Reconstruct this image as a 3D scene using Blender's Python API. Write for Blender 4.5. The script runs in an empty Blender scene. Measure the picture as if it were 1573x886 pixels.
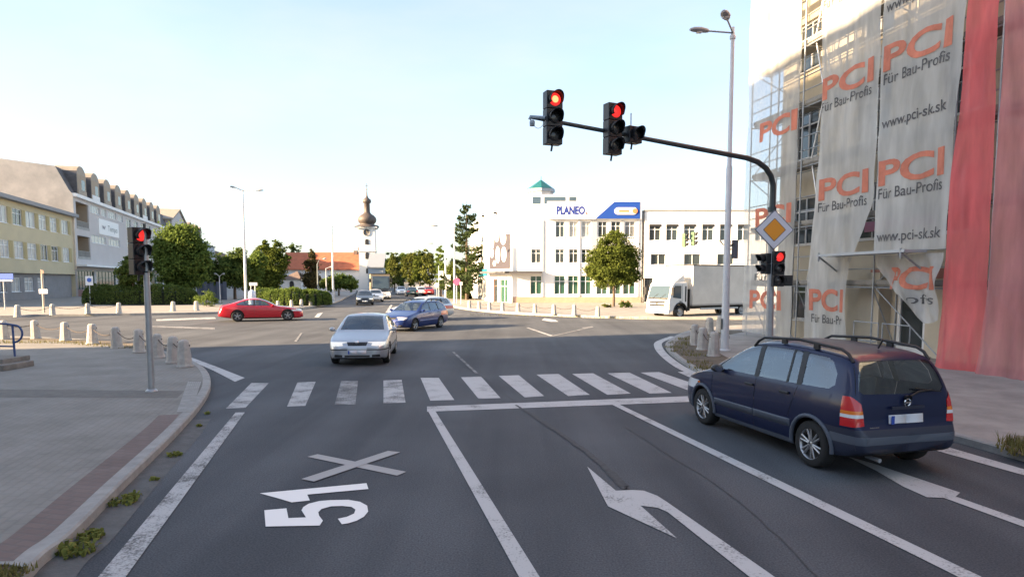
import bpy, bmesh, math, random
import numpy as np
from mathutils import Vector, Matrix

SC = bpy.context.scene
COL = SC.collection
R = math.radians
random.seed(7)

# ------------------------------------------------------------------ camera
F, PPX, PPY, HC, PITCH = 1000.0, 786.5, 510.0, 2.5, math.atan(80.0 / 1000.0)
cam_d = bpy.data.cameras.new('camera')
cam = bpy.data.objects.new('camera', cam_d)
COL.objects.link(cam)
cam.location = (0, 0, HC)
cam.rotation_euler = (math.pi / 2 - PITCH, 0, 0)
cam_d.sensor_fit = 'HORIZONTAL'
cam_d.sensor_width = 36.0
cam_d.lens = F / 1573.0 * 36.0
cam_d.shift_y = (PPY - 443.0) / 1573.0
cam_d.clip_end = 3000
SC.camera = cam

# ------------------------------------------------------------------ sky, sun, exposure
SUN_EL = 17.0
SUN_FROM = Vector((-0.95, -0.31, 0)).normalized()
w = bpy.data.worlds.new('World')
SC.world = w
w.use_nodes = True
wn = w.node_tree
bg = wn.nodes['Background']
sky = wn.nodes.new('ShaderNodeTexSky')
sky.sky_type = 'NISHITA'
sky.sun_disc = False
sky.sun_elevation = R(SUN_EL)
sky.sun_rotation = math.atan2(SUN_FROM.x, SUN_FROM.y)
sky.air_density = 1.0
sky.dust_density = 1.9
sky.ozone_density = 2.0
sky.altitude = 200
# thin high cloud veil over the clear sky
tc = wn.nodes.new('ShaderNodeTexCoord'); cmp_ = wn.nodes.new('ShaderNodeMapping')
cmp_.inputs['Rotation'].default_value = (0.3, 0.2, R(35)); cmp_.inputs['Scale'].default_value = (1.0, 2.6, 4.0)
cno = wn.nodes.new('ShaderNodeTexNoise'); cno.inputs['Scale'].default_value = 1.3; cno.inputs['Detail'].default_value = 7; cno.inputs['Roughness'].default_value = 0.55
crm = wn.nodes.new('ShaderNodeValToRGB')
crm.color_ramp.elements[0].position = 0.36; crm.color_ramp.elements[0].color = (0.14, 0.14, 0.14, 1)
crm.color_ramp.elements[1].position = 0.72; crm.color_ramp.elements[1].color = (0.6, 0.6, 0.6, 1)
cmx = wn.nodes.new('ShaderNodeMixRGB'); cmx.inputs[2].default_value = (2.25, 2.25, 2.22, 1)
wn.links.new(tc.outputs['Generated'], cmp_.inputs[0]); wn.links.new(cmp_.outputs[0], cno.inputs['Vector'])
wn.links.new(cno.outputs['Fac'], crm.inputs[0]); wn.links.new(crm.outputs[0], cmx.inputs[0])
wn.links.new(sky.outputs[0], cmx.inputs[1]); wn.links.new(cmx.outputs[0], bg.inputs[0])
bg.inputs[1].default_value = 0.085
sl = bpy.data.lights.new('sun', 'SUN')
sl.energy = 5.0
sl.angle = R(0.5)
sl.color = (1.0, 0.72, 0.43)
so = bpy.data.objects.new('sun', sl)
COL.objects.link(so)
tr = Vector((-SUN_FROM.x * math.cos(R(SUN_EL)), -SUN_FROM.y * math.cos(R(SUN_EL)), -math.sin(R(SUN_EL))))
so.rotation_euler = tr.to_track_quat('-Z', 'Y').to_euler()
so.location = (-60, -20, 60)
SC.view_settings.view_transform = 'Standard'
SC.view_settings.look = 'None'
SC.view_settings.gamma = 1.0
SC.view_settings.use_curve_mapping = False
SC.view_settings.exposure = 2.45
SC.cycles.max_bounces = 6
SC.cycles.transparent_max_bounces = 24
SC.cycles.use_denoising = True

# ------------------------------------------------------------------ photo geometry -> world
CP, SP = math.cos(PITCH), math.sin(PITCH)
def ray(px, py):
    u, v = (px - PPX) / F, (PPY - py) / F
    return Vector((u, CP + SP * v, -SP + CP * v))
def G(px, py, z=0.0):
    d = ray(px, py)
    t = (z - HC) / d.z
    return Vector((d.x * t, d.y * t, z))
def PT(px, py, Y):
    d = ray(px, py)
    t = Y / d.y
    return Vector((d.x * t, Y, HC + d.z * t))
def vpdir(px):
    d = ray(px, 430)
    return Vector((d.x, d.y, 0)).normalized()

# ------------------------------------------------------------------ materials
MATS = {}
def mat(name, col, rough=0.7, metal=0.0, var=0.0, vscale=3.0, bump=0.0, bscale=40.0, spec=0.5, coat=0.0, emit=None, estr=0.0):
    if name in MATS:
        return MATS[name]
    m = bpy.data.materials.new(name)
    m.use_nodes = True
    nt = m.node_tree
    p = nt.nodes['Principled BSDF']
    p.inputs['Base Color'].default_value = (*col, 1)
    p.inputs['Roughness'].default_value = rough
    p.inputs['Metallic'].default_value = metal
    p.inputs['Specular IOR Level'].default_value = spec
    p.inputs['Coat Weight'].default_value = coat
    p.inputs['Coat Roughness'].default_value = 0.06
    if emit:
        p.inputs['Emission Color'].default_value = (*emit, 1)
        p.inputs['Emission Strength'].default_value = estr
    if var > 0 or bump > 0:
        geo = nt.nodes.new('ShaderNodeNewGeometry')
    if var > 0:
        n = nt.nodes.new('ShaderNodeTexNoise')
        n.inputs['Scale'].default_value = vscale
        n.inputs['Detail'].default_value = 8
        n.inputs['Roughness'].default_value = 0.65
        nt.links.new(geo.outputs['Position'], n.inputs['Vector'])
        r = nt.nodes.new('ShaderNodeValToRGB')
        r.color_ramp.elements[0].position = 0.3
        r.color_ramp.elements[1].position = 0.72
        r.color_ramp.elements[0].color = (*[c * (1 - var) for c in col], 1)
        r.color_ramp.elements[1].color = (*[min(1, c * (1 + var)) for c in col], 1)
        nt.links.new(n.outputs['Fac'], r.inputs['Fac'])
        nt.links.new(r.outputs['Color'], p.inputs['Base Color'])
    if bump > 0:
        n2 = nt.nodes.new('ShaderNodeTexNoise')
        n2.inputs['Scale'].default_value = bscale
        n2.inputs['Detail'].default_value = 6
        nt.links.new(geo.outputs['Position'], n2.inputs['Vector'])
        b = nt.nodes.new('ShaderNodeBump')
        b.inputs['Strength'].default_value = bump
        b.inputs['Distance'].default_value = 0.02
        nt.links.new(n2.outputs['Fac'], b.inputs['Height'])
        nt.links.new(b.outputs['Normal'], p.inputs['Normal'])
    MATS[name] = m
    return m

def asphalt_mat():
    m = bpy.data.materials.new('asphalt'); m.use_nodes = True
    nt = m.node_tree; N = nt.nodes; L = nt.links
    p = N['Principled BSDF']; p.inputs['Roughness'].default_value = 0.85
    p.inputs['Specular IOR Level'].default_value = 0.35
    geo = N.new('ShaderNodeNewGeometry')
    fine = N.new('ShaderNodeTexNoise'); fine.inputs['Scale'].default_value = 55; fine.inputs['Detail'].default_value = 4
    big = N.new('ShaderNodeTexNoise'); big.inputs['Scale'].default_value = 0.28; big.inputs['Detail'].default_value = 6
    # wheel tracks: long soft streaks along the road direction
    mp = N.new('ShaderNodeMapping'); mp.inputs['Rotation'].default_value = (0, 0, R(-14)); mp.inputs['Scale'].default_value = (1.1, 0.05, 1)
    st = N.new('ShaderNodeTexNoise'); st.inputs['Scale'].default_value = 1.0; st.inputs['Detail'].default_value = 5
    for t in (fine, big): L.new(geo.outputs['Position'], t.inputs['Vector'])
    L.new(geo.outputs['Position'], mp.inputs['Vector']); L.new(mp.outputs[0], st.inputs['Vector'])
    r1 = N.new('ShaderNodeValToRGB')
    r1.color_ramp.elements[0].position = 0.33; r1.color_ramp.elements[0].color = (0.048, 0.0535, 0.062, 1)
    r1.color_ramp.elements[1].position = 0.72; r1.color_ramp.elements[1].color = (0.108, 0.117, 0.131, 1)
    L.new(fine.outputs['Fac'], r1.inputs['Fac'])
    r2 = N.new('ShaderNodeValToRGB')
    r2.color_ramp.elements[0].position = 0.3; r2.color_ramp.elements[0].color = (0.72, 0.72, 0.73, 1)
    r2.color_ramp.elements[1].position = 0.7; r2.color_ramp.elements[1].color = (1.26, 1.25, 1.22, 1)
    L.new(big.outputs['Fac'], r2.inputs['Fac'])
    r3 = N.new('ShaderNodeValToRGB')
    r3.color_ramp.elements[0].position = 0.35; r3.color_ramp.elements[0].color = (0.76, 0.76, 0.77, 1)
    r3.color_ramp.elements[1].position = 0.65; r3.color_ramp.elements[1].color = (1.18, 1.16, 1.14, 1)
    L.new(st.outputs['Fac'], r3.inputs['Fac'])
    m1 = N.new('ShaderNodeMixRGB'); m1.blend_type = 'MULTIPLY'; m1.inputs[0].default_value = 1
    m2 = N.new('ShaderNodeMixRGB'); m2.blend_type = 'MULTIPLY'; m2.inputs[0].default_value = 1
    L.new(r1.outputs[0], m1.inputs[1]); L.new(r2.outputs[0], m1.inputs[2])
    L.new(m1.outputs[0], m2.inputs[1]); L.new(r3.outputs[0], m2.inputs[2])
    L.new(m2.outputs[0], p.inputs['Base Color'])
    b = N.new('ShaderNodeBump'); b.inputs['Strength'].default_value = 0.5; b.inputs['Distance'].default_value = 0.01
    L.new(fine.outputs['Fac'], b.inputs['Height']); L.new(b.outputs[0], p.inputs['Normal'])
    MATS['asphalt'] = m
    return m

def paint_mat(name, col, wear):
    """road paint with the asphalt showing through where it is worn off"""
    m = bpy.data.materials.new(name); m.use_nodes = True
    nt = m.node_tree; N = nt.nodes; L = nt.links
    p = N['Principled BSDF']; p.inputs['Roughness'].default_value = 0.75
    geo = N.new('ShaderNodeNewGeometry')
    n1 = N.new('ShaderNodeTexNoise'); n1.inputs['Scale'].default_value = 42; n1.inputs['Detail'].default_value = 5
    n2 = N.new('ShaderNodeTexNoise'); n2.inputs['Scale'].default_value = 2.3; n2.inputs['Detail'].default_value = 7
    for t in (n1, n2): L.new(geo.outputs['Position'], t.inputs['Vector'])
    ad = N.new('ShaderNodeMath'); ad.operation = 'ADD'
    L.new(n1.outputs['Fac'], ad.inputs[0]); L.new(n2.outputs['Fac'], ad.inputs[1])
    r = N.new('ShaderNodeValToRGB')
    r.color_ramp.elements[0].position = max(0.0, wear - 0.10); r.color_ramp.elements[0].color = (0.075, 0.072, 0.07, 1)
    r.color_ramp.elements[1].position = wear + 0.06; r.color_ramp.elements[1].color = (*col, 1)
    hf = N.new('ShaderNodeMath'); hf.operation = 'MULTIPLY'; hf.inputs[1].default_value = 0.5
    L.new(ad.outputs[0], hf.inputs[0]); L.new(hf.outputs[0], r.inputs['Fac'])
    L.new(r.outputs[0], p.inputs['Base Color'])
    MATS[name] = m
    return m

def paver_mat(name, c1, c2, mortar, scale, bw=0.5, rh=0.25, rot=0.0):
    m = bpy.data.materials.new(name); m.use_nodes = True
    nt = m.node_tree; N = nt.nodes; L = nt.links
    p = N['Principled BSDF']; p.inputs['Roughness'].default_value = 0.85
    p.inputs['Specular IOR Level'].default_value = 0.3
    geo = N.new('ShaderNodeNewGeometry')
    mp = N.new('ShaderNodeMapping'); mp.inputs['Rotation'].default_value = (0, 0, R(rot))
    L.new(geo.outputs['Position'], mp.inputs['Vector'])
    br = N.new('ShaderNodeTexBrick')
    br.inputs['Color1'].default_value = (*c1, 1); br.inputs['Color2'].default_value = (*c2, 1); br.inputs['Mortar'].default_value = (*mortar, 1)
    br.inputs['Scale'].default_value = scale; br.inputs['Mortar Size'].default_value = 0.02; br.inputs['Mortar Smooth'].default_value = 0.4
    br.inputs['Brick Width'].default_value = bw; br.inputs['Row Height'].default_value = rh
    L.new(mp.outputs[0], br.inputs['Vector'])
    n = N.new('ShaderNodeTexNoise'); n.inputs['Scale'].default_value = 0.9; n.inputs['Detail'].default_value = 8; n.inputs['Roughness'].default_value = 0.7
    L.new(geo.outputs['Position'], n.inputs['Vector'])
    r = N.new('ShaderNodeValToRGB')
    r.color_ramp.elements[0].position = 0.3; r.color_ramp.elements[0].color = (0.78, 0.77, 0.74, 1)
    r.color_ramp.elements[1].position = 0.72; r.color_ramp.elements[1].color = (1.18, 1.17, 1.15, 1)
    L.new(n.outputs['Fac'], r.inputs['Fac'])
    mx = N.new('ShaderNodeMixRGB'); mx.blend_type = 'MULTIPLY'; mx.inputs[0].default_value = 1
    L.new(br.outputs['Color'], mx.inputs[1]); L.new(r.outputs[0], mx.inputs[2])
    L.new(mx.outputs[0], p.inputs['Base Color'])
    b = N.new('ShaderNodeBump'); b.inputs['Strength'].default_value = 0.4; b.inputs['Distance'].default_value = 0.006
    L.new(br.outputs['Fac'], b.inputs['Height']); b.invert = True
    L.new(b.outputs[0], p.inputs['Normal'])
    MATS[name] = m
    return m

def leaf_mat(name, dark, light, trans=0.3):
    m = bpy.data.materials.new(name); m.use_nodes = True
    nt = m.node_tree; N = nt.nodes; L = nt.links
    N.remove(N['Principled BSDF'])
    out = N['Material Output']
    geo = N.new('ShaderNodeNewGeometry')
    r = N.new('ShaderNodeValToRGB')
    r.color_ramp.elements[0].color = (*dark, 1); r.color_ramp.elements[1].color = (*light, 1)
    n = N.new('ShaderNodeTexNoise'); n.inputs['Scale'].default_value = 0.7; n.inputs['Detail'].default_value = 3
    L.new(geo.outputs['Position'], n.inputs['Vector'])
    ad = N.new('ShaderNodeMath'); ad.operation = 'MULTIPLY_ADD'; ad.inputs[1].default_value = 0.6; ad.inputs[2].default_value = 0.0
    L.new(geo.outputs['Random Per Island'], ad.inputs[0])
    a2 = N.new('ShaderNodeMath'); a2.operation = 'MULTIPLY_ADD'; a2.inputs[1].default_value = 0.5
    L.new(n.outputs['Fac'], a2.inputs[0]); L.new(ad.outputs[0], a2.inputs[2])
    L.new(a2.outputs[0], r.inputs['Fac'])
    d = N.new('ShaderNodeBsdfDiffuse'); t = N.new('ShaderNodeBsdfTranslucent'); mx = N.new('ShaderNodeMixShader')
    mx.inputs[0].default_value = trans
    L.new(r.outputs[0], d.inputs[0]); L.new(r.outputs[0], t.inputs[0])
    L.new(d.outputs[0], mx.inputs[1]); L.new(t.outputs[0], mx.inputs[2]); L.new(mx.outputs[0], out.inputs[0])
    MATS[name] = m
    return m

def glass_mat(name, tint=(0.62, 0.68, 0.68), refl=0.16, edge=0.75):
    """see-through pane: tinted transparency plus mirror reflection growing towards grazing angles"""
    m = bpy.data.materials.new(name); m.use_nodes = True
    nt = m.node_tree; N = nt.nodes; L = nt.links
    N.remove(N['Principled BSDF']); out = N['Material Output']
    t = N.new('ShaderNodeBsdfTransparent'); t.inputs[0].default_value = (*tint, 1)
    g = N.new('ShaderNodeBsdfGlossy'); g.inputs['Roughness'].default_value = 0.0; g.inputs[0].default_value = (0.9, 0.95, 1, 1)
    lw = N.new('ShaderNodeLayerWeight'); lw.inputs[0].default_value = 0.35
    ad = N.new('ShaderNodeMath'); ad.operation = 'MULTIPLY_ADD'; ad.inputs[1].default_value = edge; ad.inputs[2].default_value = refl; ad.use_clamp = True
    L.new(lw.outputs['Fresnel'], ad.inputs[0])
    mx = N.new('ShaderNodeMixShader')
    L.new(ad.outputs[0], mx.inputs[0]); L.new(t.outputs[0], mx.inputs[1]); L.new(g.outputs[0], mx.inputs[2]); L.new(mx.outputs[0], out.inputs[0])
    MATS[name] = m
    return m

def net_mat(name, col, opacity, weave=90.0, back=None):
    """scaffold netting: woven cloth that lets part of what is behind it through"""
    m = bpy.data.materials.new(name); m.use_nodes = True
    nt = m.node_tree; N = nt.nodes; L = nt.links
    N.remove(N['Principled BSDF']); out = N['Material Output']
    geo = N.new('ShaderNodeNewGeometry')
    n = N.new('ShaderNodeTexNoise'); n.inputs['Scale'].default_value = 1.3; n.inputs['Detail'].default_value = 7
    mp = N.new('ShaderNodeMapping'); mp.inputs['Scale'].default_value = (1.6, 1.6, 0.35)
    L.new(geo.outputs['Position'], mp.inputs[0]); L.new(mp.outputs[0], n.inputs['Vector'])
    r = N.new('ShaderNodeValToRGB')
    r.color_ramp.elements[0].position = 0.3; r.color_ramp.elements[1].position = 0.7
    r.color_ramp.elements[0].color = (*[c * 0.82 for c in col], 1); r.color_ramp.elements[1].color = (*[min(1, c * 1.12) for c in col], 1)
    L.new(n.outputs['Fac'], r.inputs['Fac'])
    r2 = N.new('ShaderNodeValToRGB')
    r2.color_ramp.elements[0].position = 0.25; r2.color_ramp.elements[1].position = 0.75
    r2.color_ramp.elements[0].color = (opacity - 0.1,) * 3 + (1,); r2.color_ramp.elements[1].color = (min(1, opacity + 0.1),) * 3 + (1,)
    L.new(n.outputs['Fac'], r2.inputs['Fac'])
    d = N.new('ShaderNodeBsdfDiffuse'); tl = N.new('ShaderNodeBsdfTranslucent'); mx0 = N.new('ShaderNodeMixShader'); mx0.inputs[0].default_value = 0.3
    L.new(r.outputs[0], d.inputs[0]); L.new(r.outputs[0], tl.inputs[0]); L.new(d.outputs[0], mx0.inputs[1]); L.new(tl.outputs[0], mx0.inputs[2])
    t = N.new('ShaderNodeBsdfTransparent')
    mx = N.new('ShaderNodeMixShader')
    L.new(r2.outputs[0], mx.inputs[0]); L.new(t.outputs[0], mx.inputs[1]); L.new(mx0.outputs[0], mx.inputs[2]); L.new(mx.outputs[0], out.inputs[0])
    MATS[name] = m
    return m

ASPH = asphalt_mat()
PAINT = paint_mat('road_paint', (0.47, 0.47, 0.465), 0.41)
PAINT_WORN = paint_mat('worn_road_paint', (0.43, 0.43, 0.425), 0.475)
PAINT_FAINT = paint_mat('faint_road_paint', (0.33, 0.33, 0.33), 0.53)
PAINT_NEW = paint_mat('fresh_road_paint', (0.86, 0.84, 0.80), 0.27)
PAINT_GREY = paint_mat('grey_road_paint', (0.36, 0.35, 0.34), 0.33)
GALV = mat('galvanised_steel', (0.36, 0.38, 0.40), 0.45, 0.6, 0.12, 6)
LAMPGREY = mat('pale_grey_paint', (0.52, 0.55, 0.58), 0.45, 0.0, 0.08, 5)
DARKSTEEL = mat('dark_green_steel', (0.045, 0.06, 0.065), 0.45, 0.3, 0.1, 6)
BLACK = mat('black_plastic', (0.012, 0.012, 0.014), 0.5)
BLACKHOUSE = mat('signal_housing', (0.010, 0.012, 0.016), 0.42, 0, 0.1, 9)
RUBBER = mat('tyre_rubber', (0.018, 0.018, 0.018), 0.85, 0, 0.2, 30)
CONC = mat('pale_concrete', (0.40, 0.38, 0.35), 0.9, 0, 0.16, 9, 0.4, 60)
KERBM = mat('kerb_concrete', (0.30, 0.295, 0.28), 0.9, 0, 0.2, 4, 0.4, 50)
WHITE = mat('white_paint', (0.78, 0.78, 0.77), 0.55)
WHITEPL = mat('white_plaster', (0.80, 0.79, 0.77), 0.9, 0, 0.05, 0.6)
WFRAME = mat('white_window_frame', (0.74, 0.75, 0.76), 0.5)
PANE = mat('window_glass', (0.035, 0.045, 0.05), 0.06, 0, 0, spec=0.9)
PANE_GREEN = mat('green_window_glass', (0.03, 0.085, 0.06), 0.08, 0, 0, spec=0.9)
CURTAIN_GLARE = mat('curtain_and_glare_on_glass', (0.42, 0.42, 0.40), 0.25, 0, 0.3, 1.6, spec=0.8)  # curtains; on the shop it paints overexposed glass pale
BARK = mat('bark', (0.10, 0.075, 0.055), 0.95, 0, 0.3, 8, 0.6, 25)
CARGLASS = glass_mat('car_glass', (0.58, 0.66, 0.69), 0.12)
REARGLASS = glass_mat('rear_glass', (0.74, 0.82, 0.84), 0.13, 0.3)
CHROME = mat('chrome', (0.75, 0.75, 0.76), 0.15, 1.0)
ALLOY = mat('alloy', (0.42, 0.42, 0.43), 0.32, 0.9)
CARIN = mat('car_interior', (0.05, 0.05, 0.055), 0.85)
LENSRED = mat('red_tail_lens', (0.55, 0.012, 0.015), 0.15, spec=0.7, coat=0.6)
LENSORANGE = mat('orange_lens', (0.75, 0.20, 0.02), 0.15, coat=0.6)
LENSCLEAR = mat('clear_lens', (0.72, 0.74, 0.76), 0.1, coat=0.8)
HEADON = mat('lit_headlamp', (0.9, 0.88, 0.8), 0.1, emit=(1, 0.95, 0.86), estr=0.07)
PLATE = mat('plate_white', (0.68, 0.70, 0.74), 0.4)
PLATEBLUE = mat('plate_blue', (0.03, 0.08, 0.4), 0.4)
REDLAMP = mat('red_lamp_on', (0.6, 0.02, 0.02), 0.3, emit=(1.0, 0.035, 0.03), estr=0.22)
REDLAMPHOT = mat('red_lamp_core', (0.9, 0.3, 0.1), 0.3, emit=(1.0, 0.32, 0.12), estr=0.45)
LAMPOFF = mat('signal_lens_off', (0.03, 0.03, 0.03), 0.25, coat=0.5)

# ------------------------------------------------------------------ mesh helpers
def tag(o, label, cat, group=None):
    o['label'] = label; o['category'] = cat
    if group: o['group'] = group
    return o
def stru(o):
    o['kind'] = 'structure'
    return o
def empty(name, loc=(0, 0, 0), rz=0.0, label=None, cat=None, group=None):
    o = bpy.data.objects.new(name, None)
    o.empty_display_size = 0.2
    COL.objects.link(o)
    o.location = loc; o.rotation_euler = (0, 0, rz)
    if label: tag(o, label, cat, group)
    return o

class MB:
    """collects primitives into one mesh; faces may carry different materials"""
    def __init__(s): s.v = []; s.f = []; s.m = []; s.sm = []
    def add(s, verts, faces, mi=0, smooth=False):
        b = len(s.v)
        s.v += [tuple(v) for v in verts]
        for f in faces:
            s.f.append([b + i for i in f]); s.m.append(mi); s.sm.append(smooth)
    def box(s, c, size, rz=0.0, mi=0, taper=1.0, mat4=None):
        x, y, z = size[0] / 2, size[1] / 2, size[2] / 2
        P = []
        for dz, k in ((-z, 1.0), (z, taper)):
            for dx, dy in ((-x, -y), (x, -y), (x, y), (-x, y)):
                P.append(Vector((dx * k, dy * k, dz)))
        M = mat4 if mat4 is not None else Matrix.Rotation(rz, 4, 'Z')
        P = [M @ p + Vector(c) for p in P]
        s.add(P, [(0, 3, 2, 1), (4, 5, 6, 7), (0, 1, 5, 4), (1, 2, 6, 5), (2, 3, 7, 6), (3, 0, 4, 7)], mi)
    def tube(s, pts, r, n=8, mi=0, caps=True):
        pts = [Vector(p) for p in pts]
        rs = r if isinstance(r, (list, tuple)) else [r] * len(pts)
        rings = []
        up = None
        for i, p in enumerate(pts):
            a = pts[max(0, i - 1)]; b = pts[min(len(pts) - 1, i + 1)]
            d = (b - a).normalized()
            if up is None:
                up = Vector((0, 0, 1)) if abs(d.z) < 0.9 else Vector((1, 0, 0))
            x = d.cross(up).normalized(); y = x.cross(d).normalized(); up = y
            rings.append([p + (x * math.cos(2 * math.pi * k / n) + y * math.sin(2 * math.pi * k / n)) * rs[i] for k in range(n)])
        V = [v for rg in rings for v in rg]; Fc = []
        for i in range(len(pts) - 1):
            for k in range(n):
                k2 = (k + 1) % n
                Fc.append((i * n + k, i * n + k2, (i + 1) * n + k2, (i + 1) * n + k))
        s.add(V, Fc, mi, True)
        if caps:
            s.add(rings[0], [tuple(range(n))], mi); s.add(rings[-1], [tuple(reversed(range(n)))], mi)
    def lathe(s, prof, c, n=20, axis='Z', mi=0, smooth=True, a0=0.0, a1=2 * math.pi):
        """profile of (radius, height) turned about an axis"""
        V = []; Fc = []
        full = abs(a1 - a0 - 2 * math.pi) < 1e-6
        cnt = n if full else n + 1
        for (r, h) in prof:
            for k in range(cnt):
                a = a0 + (a1 - a0) * k / n
                q = (r * math.cos(a), r * math.sin(a), h)
                if axis == 'Y': q = (q[0], q[2], q[1])
                elif axis == 'X': q = (q[2], q[0], q[1])
                V.append(Vector(q) + Vector(c))
        for i in range(len(prof) - 1):
            for k in range(n):
                k2 = (k + 1) % cnt
                q = (i * cnt + k, i * cnt + k2, (i + 1) * cnt + k2, (i + 1) * cnt + k)
                Fc.append(q if axis != 'Y' else q[::-1])
        s.add(V, Fc, mi, smooth)
    def poly(s, pts, mi=0):
        s.add(pts, [tuple(range(len(pts)))], mi)
    def prism(s, pts, dv, mi=0):
        n = len(pts); a = [Vector(p) for p in pts]; b = [p + Vector(dv) for p in a]
        s.add(a + b, [tuple(range(n - 1, -1, -1)), tuple(range(n, 2 * n))] + [(i, (i + 1) % n, n + (i + 1) % n, n + i) for i in range(n)], mi)
    def build(s, name, mats, parent=None, bevel=0.0, recalc=True):
        me = bpy.data.meshes.new(name)
        me.from_pydata(s.v, [], s.f)
        ms = mats if isinstance(mats, (list, tuple)) else [mats]
        for m in ms: me.materials.append(m)
        me.polygons.foreach_set('material_index', s.m)
        me.polygons.foreach_set('use_smooth', s.sm)
        me.update()
        if recalc:
            bm = bmesh.new(); bm.from_mesh(me)
            bmesh.ops.recalc_face_normals(bm, faces=bm.faces)
            bm.to_mesh(me); bm.free()
        o = bpy.data.objects.new(name, me)
        COL.objects.link(o)
        if parent: o.parent = parent
        if bevel > 0:
            md = o.modifiers.new('bevel', 'BEVEL'); md.width = bevel; md.segments = 2; md.limit_method = 'ANGLE'; md.angle_limit = R(40)
        return o

def kids(o): return [c for c in bpy.data.objects if c.parent == o]
def copy_tree(o, loc=None, rz=None, label=None, parent=None):
    c = o.copy(); COL.objects.link(c)
    c.parent = parent
    if loc is not None: c.location = loc
    if rz is not None: c.rotation_euler = (0, 0, rz)
    if label: c['label'] = label
    for ch in list(o.children): copy_tree(ch, parent=c)
    return c

ORD = ['first', 'second', 'third', 'fourth', 'fifth', 'sixth', 'seventh', 'eighth', 'ninth', 'tenth', 'eleventh', 'twelfth', 'thirteenth', 'fourteenth']

def text_faces(txt, bold=0.0, spacing=1.0):
    """letters from the built-in font as (verts2d, faces), baseline at 0"""
    cu = bpy.data.curves.new('letters', 'FONT')
    cu.body = txt; cu.size = 1.0; cu.offset = bold; cu.space_character = spacing; cu.resolution_u = 4
    o = bpy.data.objects.new('letters', cu); COL.objects.link(o)
    dg = bpy.context.evaluated_depsgraph_get()
    me = o.evaluated_get(dg).to_mesh()
    V = [(v.co.x, v.co.y) for v in me.vertices]; Fc = [tuple(p.vertices) for p in me.polygons]
    o.evaluated_get(dg).to_mesh_clear()
    bpy.data.objects.remove(o); bpy.data.curves.remove(cu)
    return V, Fc
def text_on(mb, txt, org, ux, uz, width=None, height=None, mi=0, bold=0.0, off=None, spacing=1.0):
    """place text: org=lower left, ux/uz directions, fitted to width x cap height (metres)"""
    V, Fc = text_faces(txt, bold, spacing)
    xs = [v[0] for v in V]; ys = [v[1] for v in V]
    x0, x1, cap = min(xs), max(xs), 0.70
    sx = width / (x1 - x0) if width else None
    sy = height / cap if height else sx
    if sx is None: sx = sy
    P = [Vector(org) + Vector(ux) * ((v[0] - x0) * sx) + Vector(uz) * (v[1] * sy) for v in V]
    mb.add(P, Fc, mi)

# ------------------------------------------------------------------ facades with real openings
class Face:
    """a vertical facade: origin, direction along it (u), outward normal n"""
    def __init__(s, o, u, flip=False):
        s.o = Vector((o[0], o[1], 0)); s.u = Vector((u[0], u[1], 0)).normalized()
        s.n = Vector((s.u.y, -s.u.x, 0)) * (-1 if flip else 1)
    def p(s, u, z, d=0.0): return s.o + s.u * u + s.n * d + Vector((0, 0, z))
    def at(s, px, py):
        """(u, z) of the facade point seen at a photo pixel"""
        d = ray(px, py); C = Vector((0, 0, HC))
        t = (s.o - C).dot(s.n) / d.dot(s.n)
        q = C + d * t
        return (q - s.o).dot(s.u), q.z
    def uat(s, px): return s.at(px, 430)[0]

def wall_holes(mb, fc, u0, u1, z0, z1, holes, depth=0.14, mi=0, d=0.0):
    us = sorted(set([u0, u1] + [min(max(h[0], u0), u1) for h in holes] + [min(max(h[1], u0), u1) for h in holes]))
    zs = sorted(set([z0, z1] + [min(max(h[2], z0), z1) for h in holes] + [min(max(h[3], z0), z1) for h in holes]))
    for i in range(len(us) - 1):
        for j in range(len(zs) - 1):
            uc, zc = (us[i] + us[i + 1]) / 2, (zs[j] + zs[j + 1]) / 2
            if any(h[0] < uc < h[1] and h[2] < zc < h[3] for h in holes): continue
            mb.add([fc.p(us[i], zs[j], d), fc.p(us[i + 1], zs[j], d), fc.p(us[i + 1], zs[j + 1], d), fc.p(us[i], zs[j + 1], d)], [(0, 1, 2, 3)], mi)
    for h in holes:
        a, b, c, e = h[:4]
        for (p0, p1) in (((a, c), (b, c)), ((b, c), (b, e)), ((b, e), (a, e)), ((a, e), (a, c))):
            mb.add([fc.p(*p0, d), fc.p(*p1, d), fc.p(*p1, d - depth), fc.p(*p0, d - depth)], [(0, 1, 2, 3)], mi)

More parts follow.
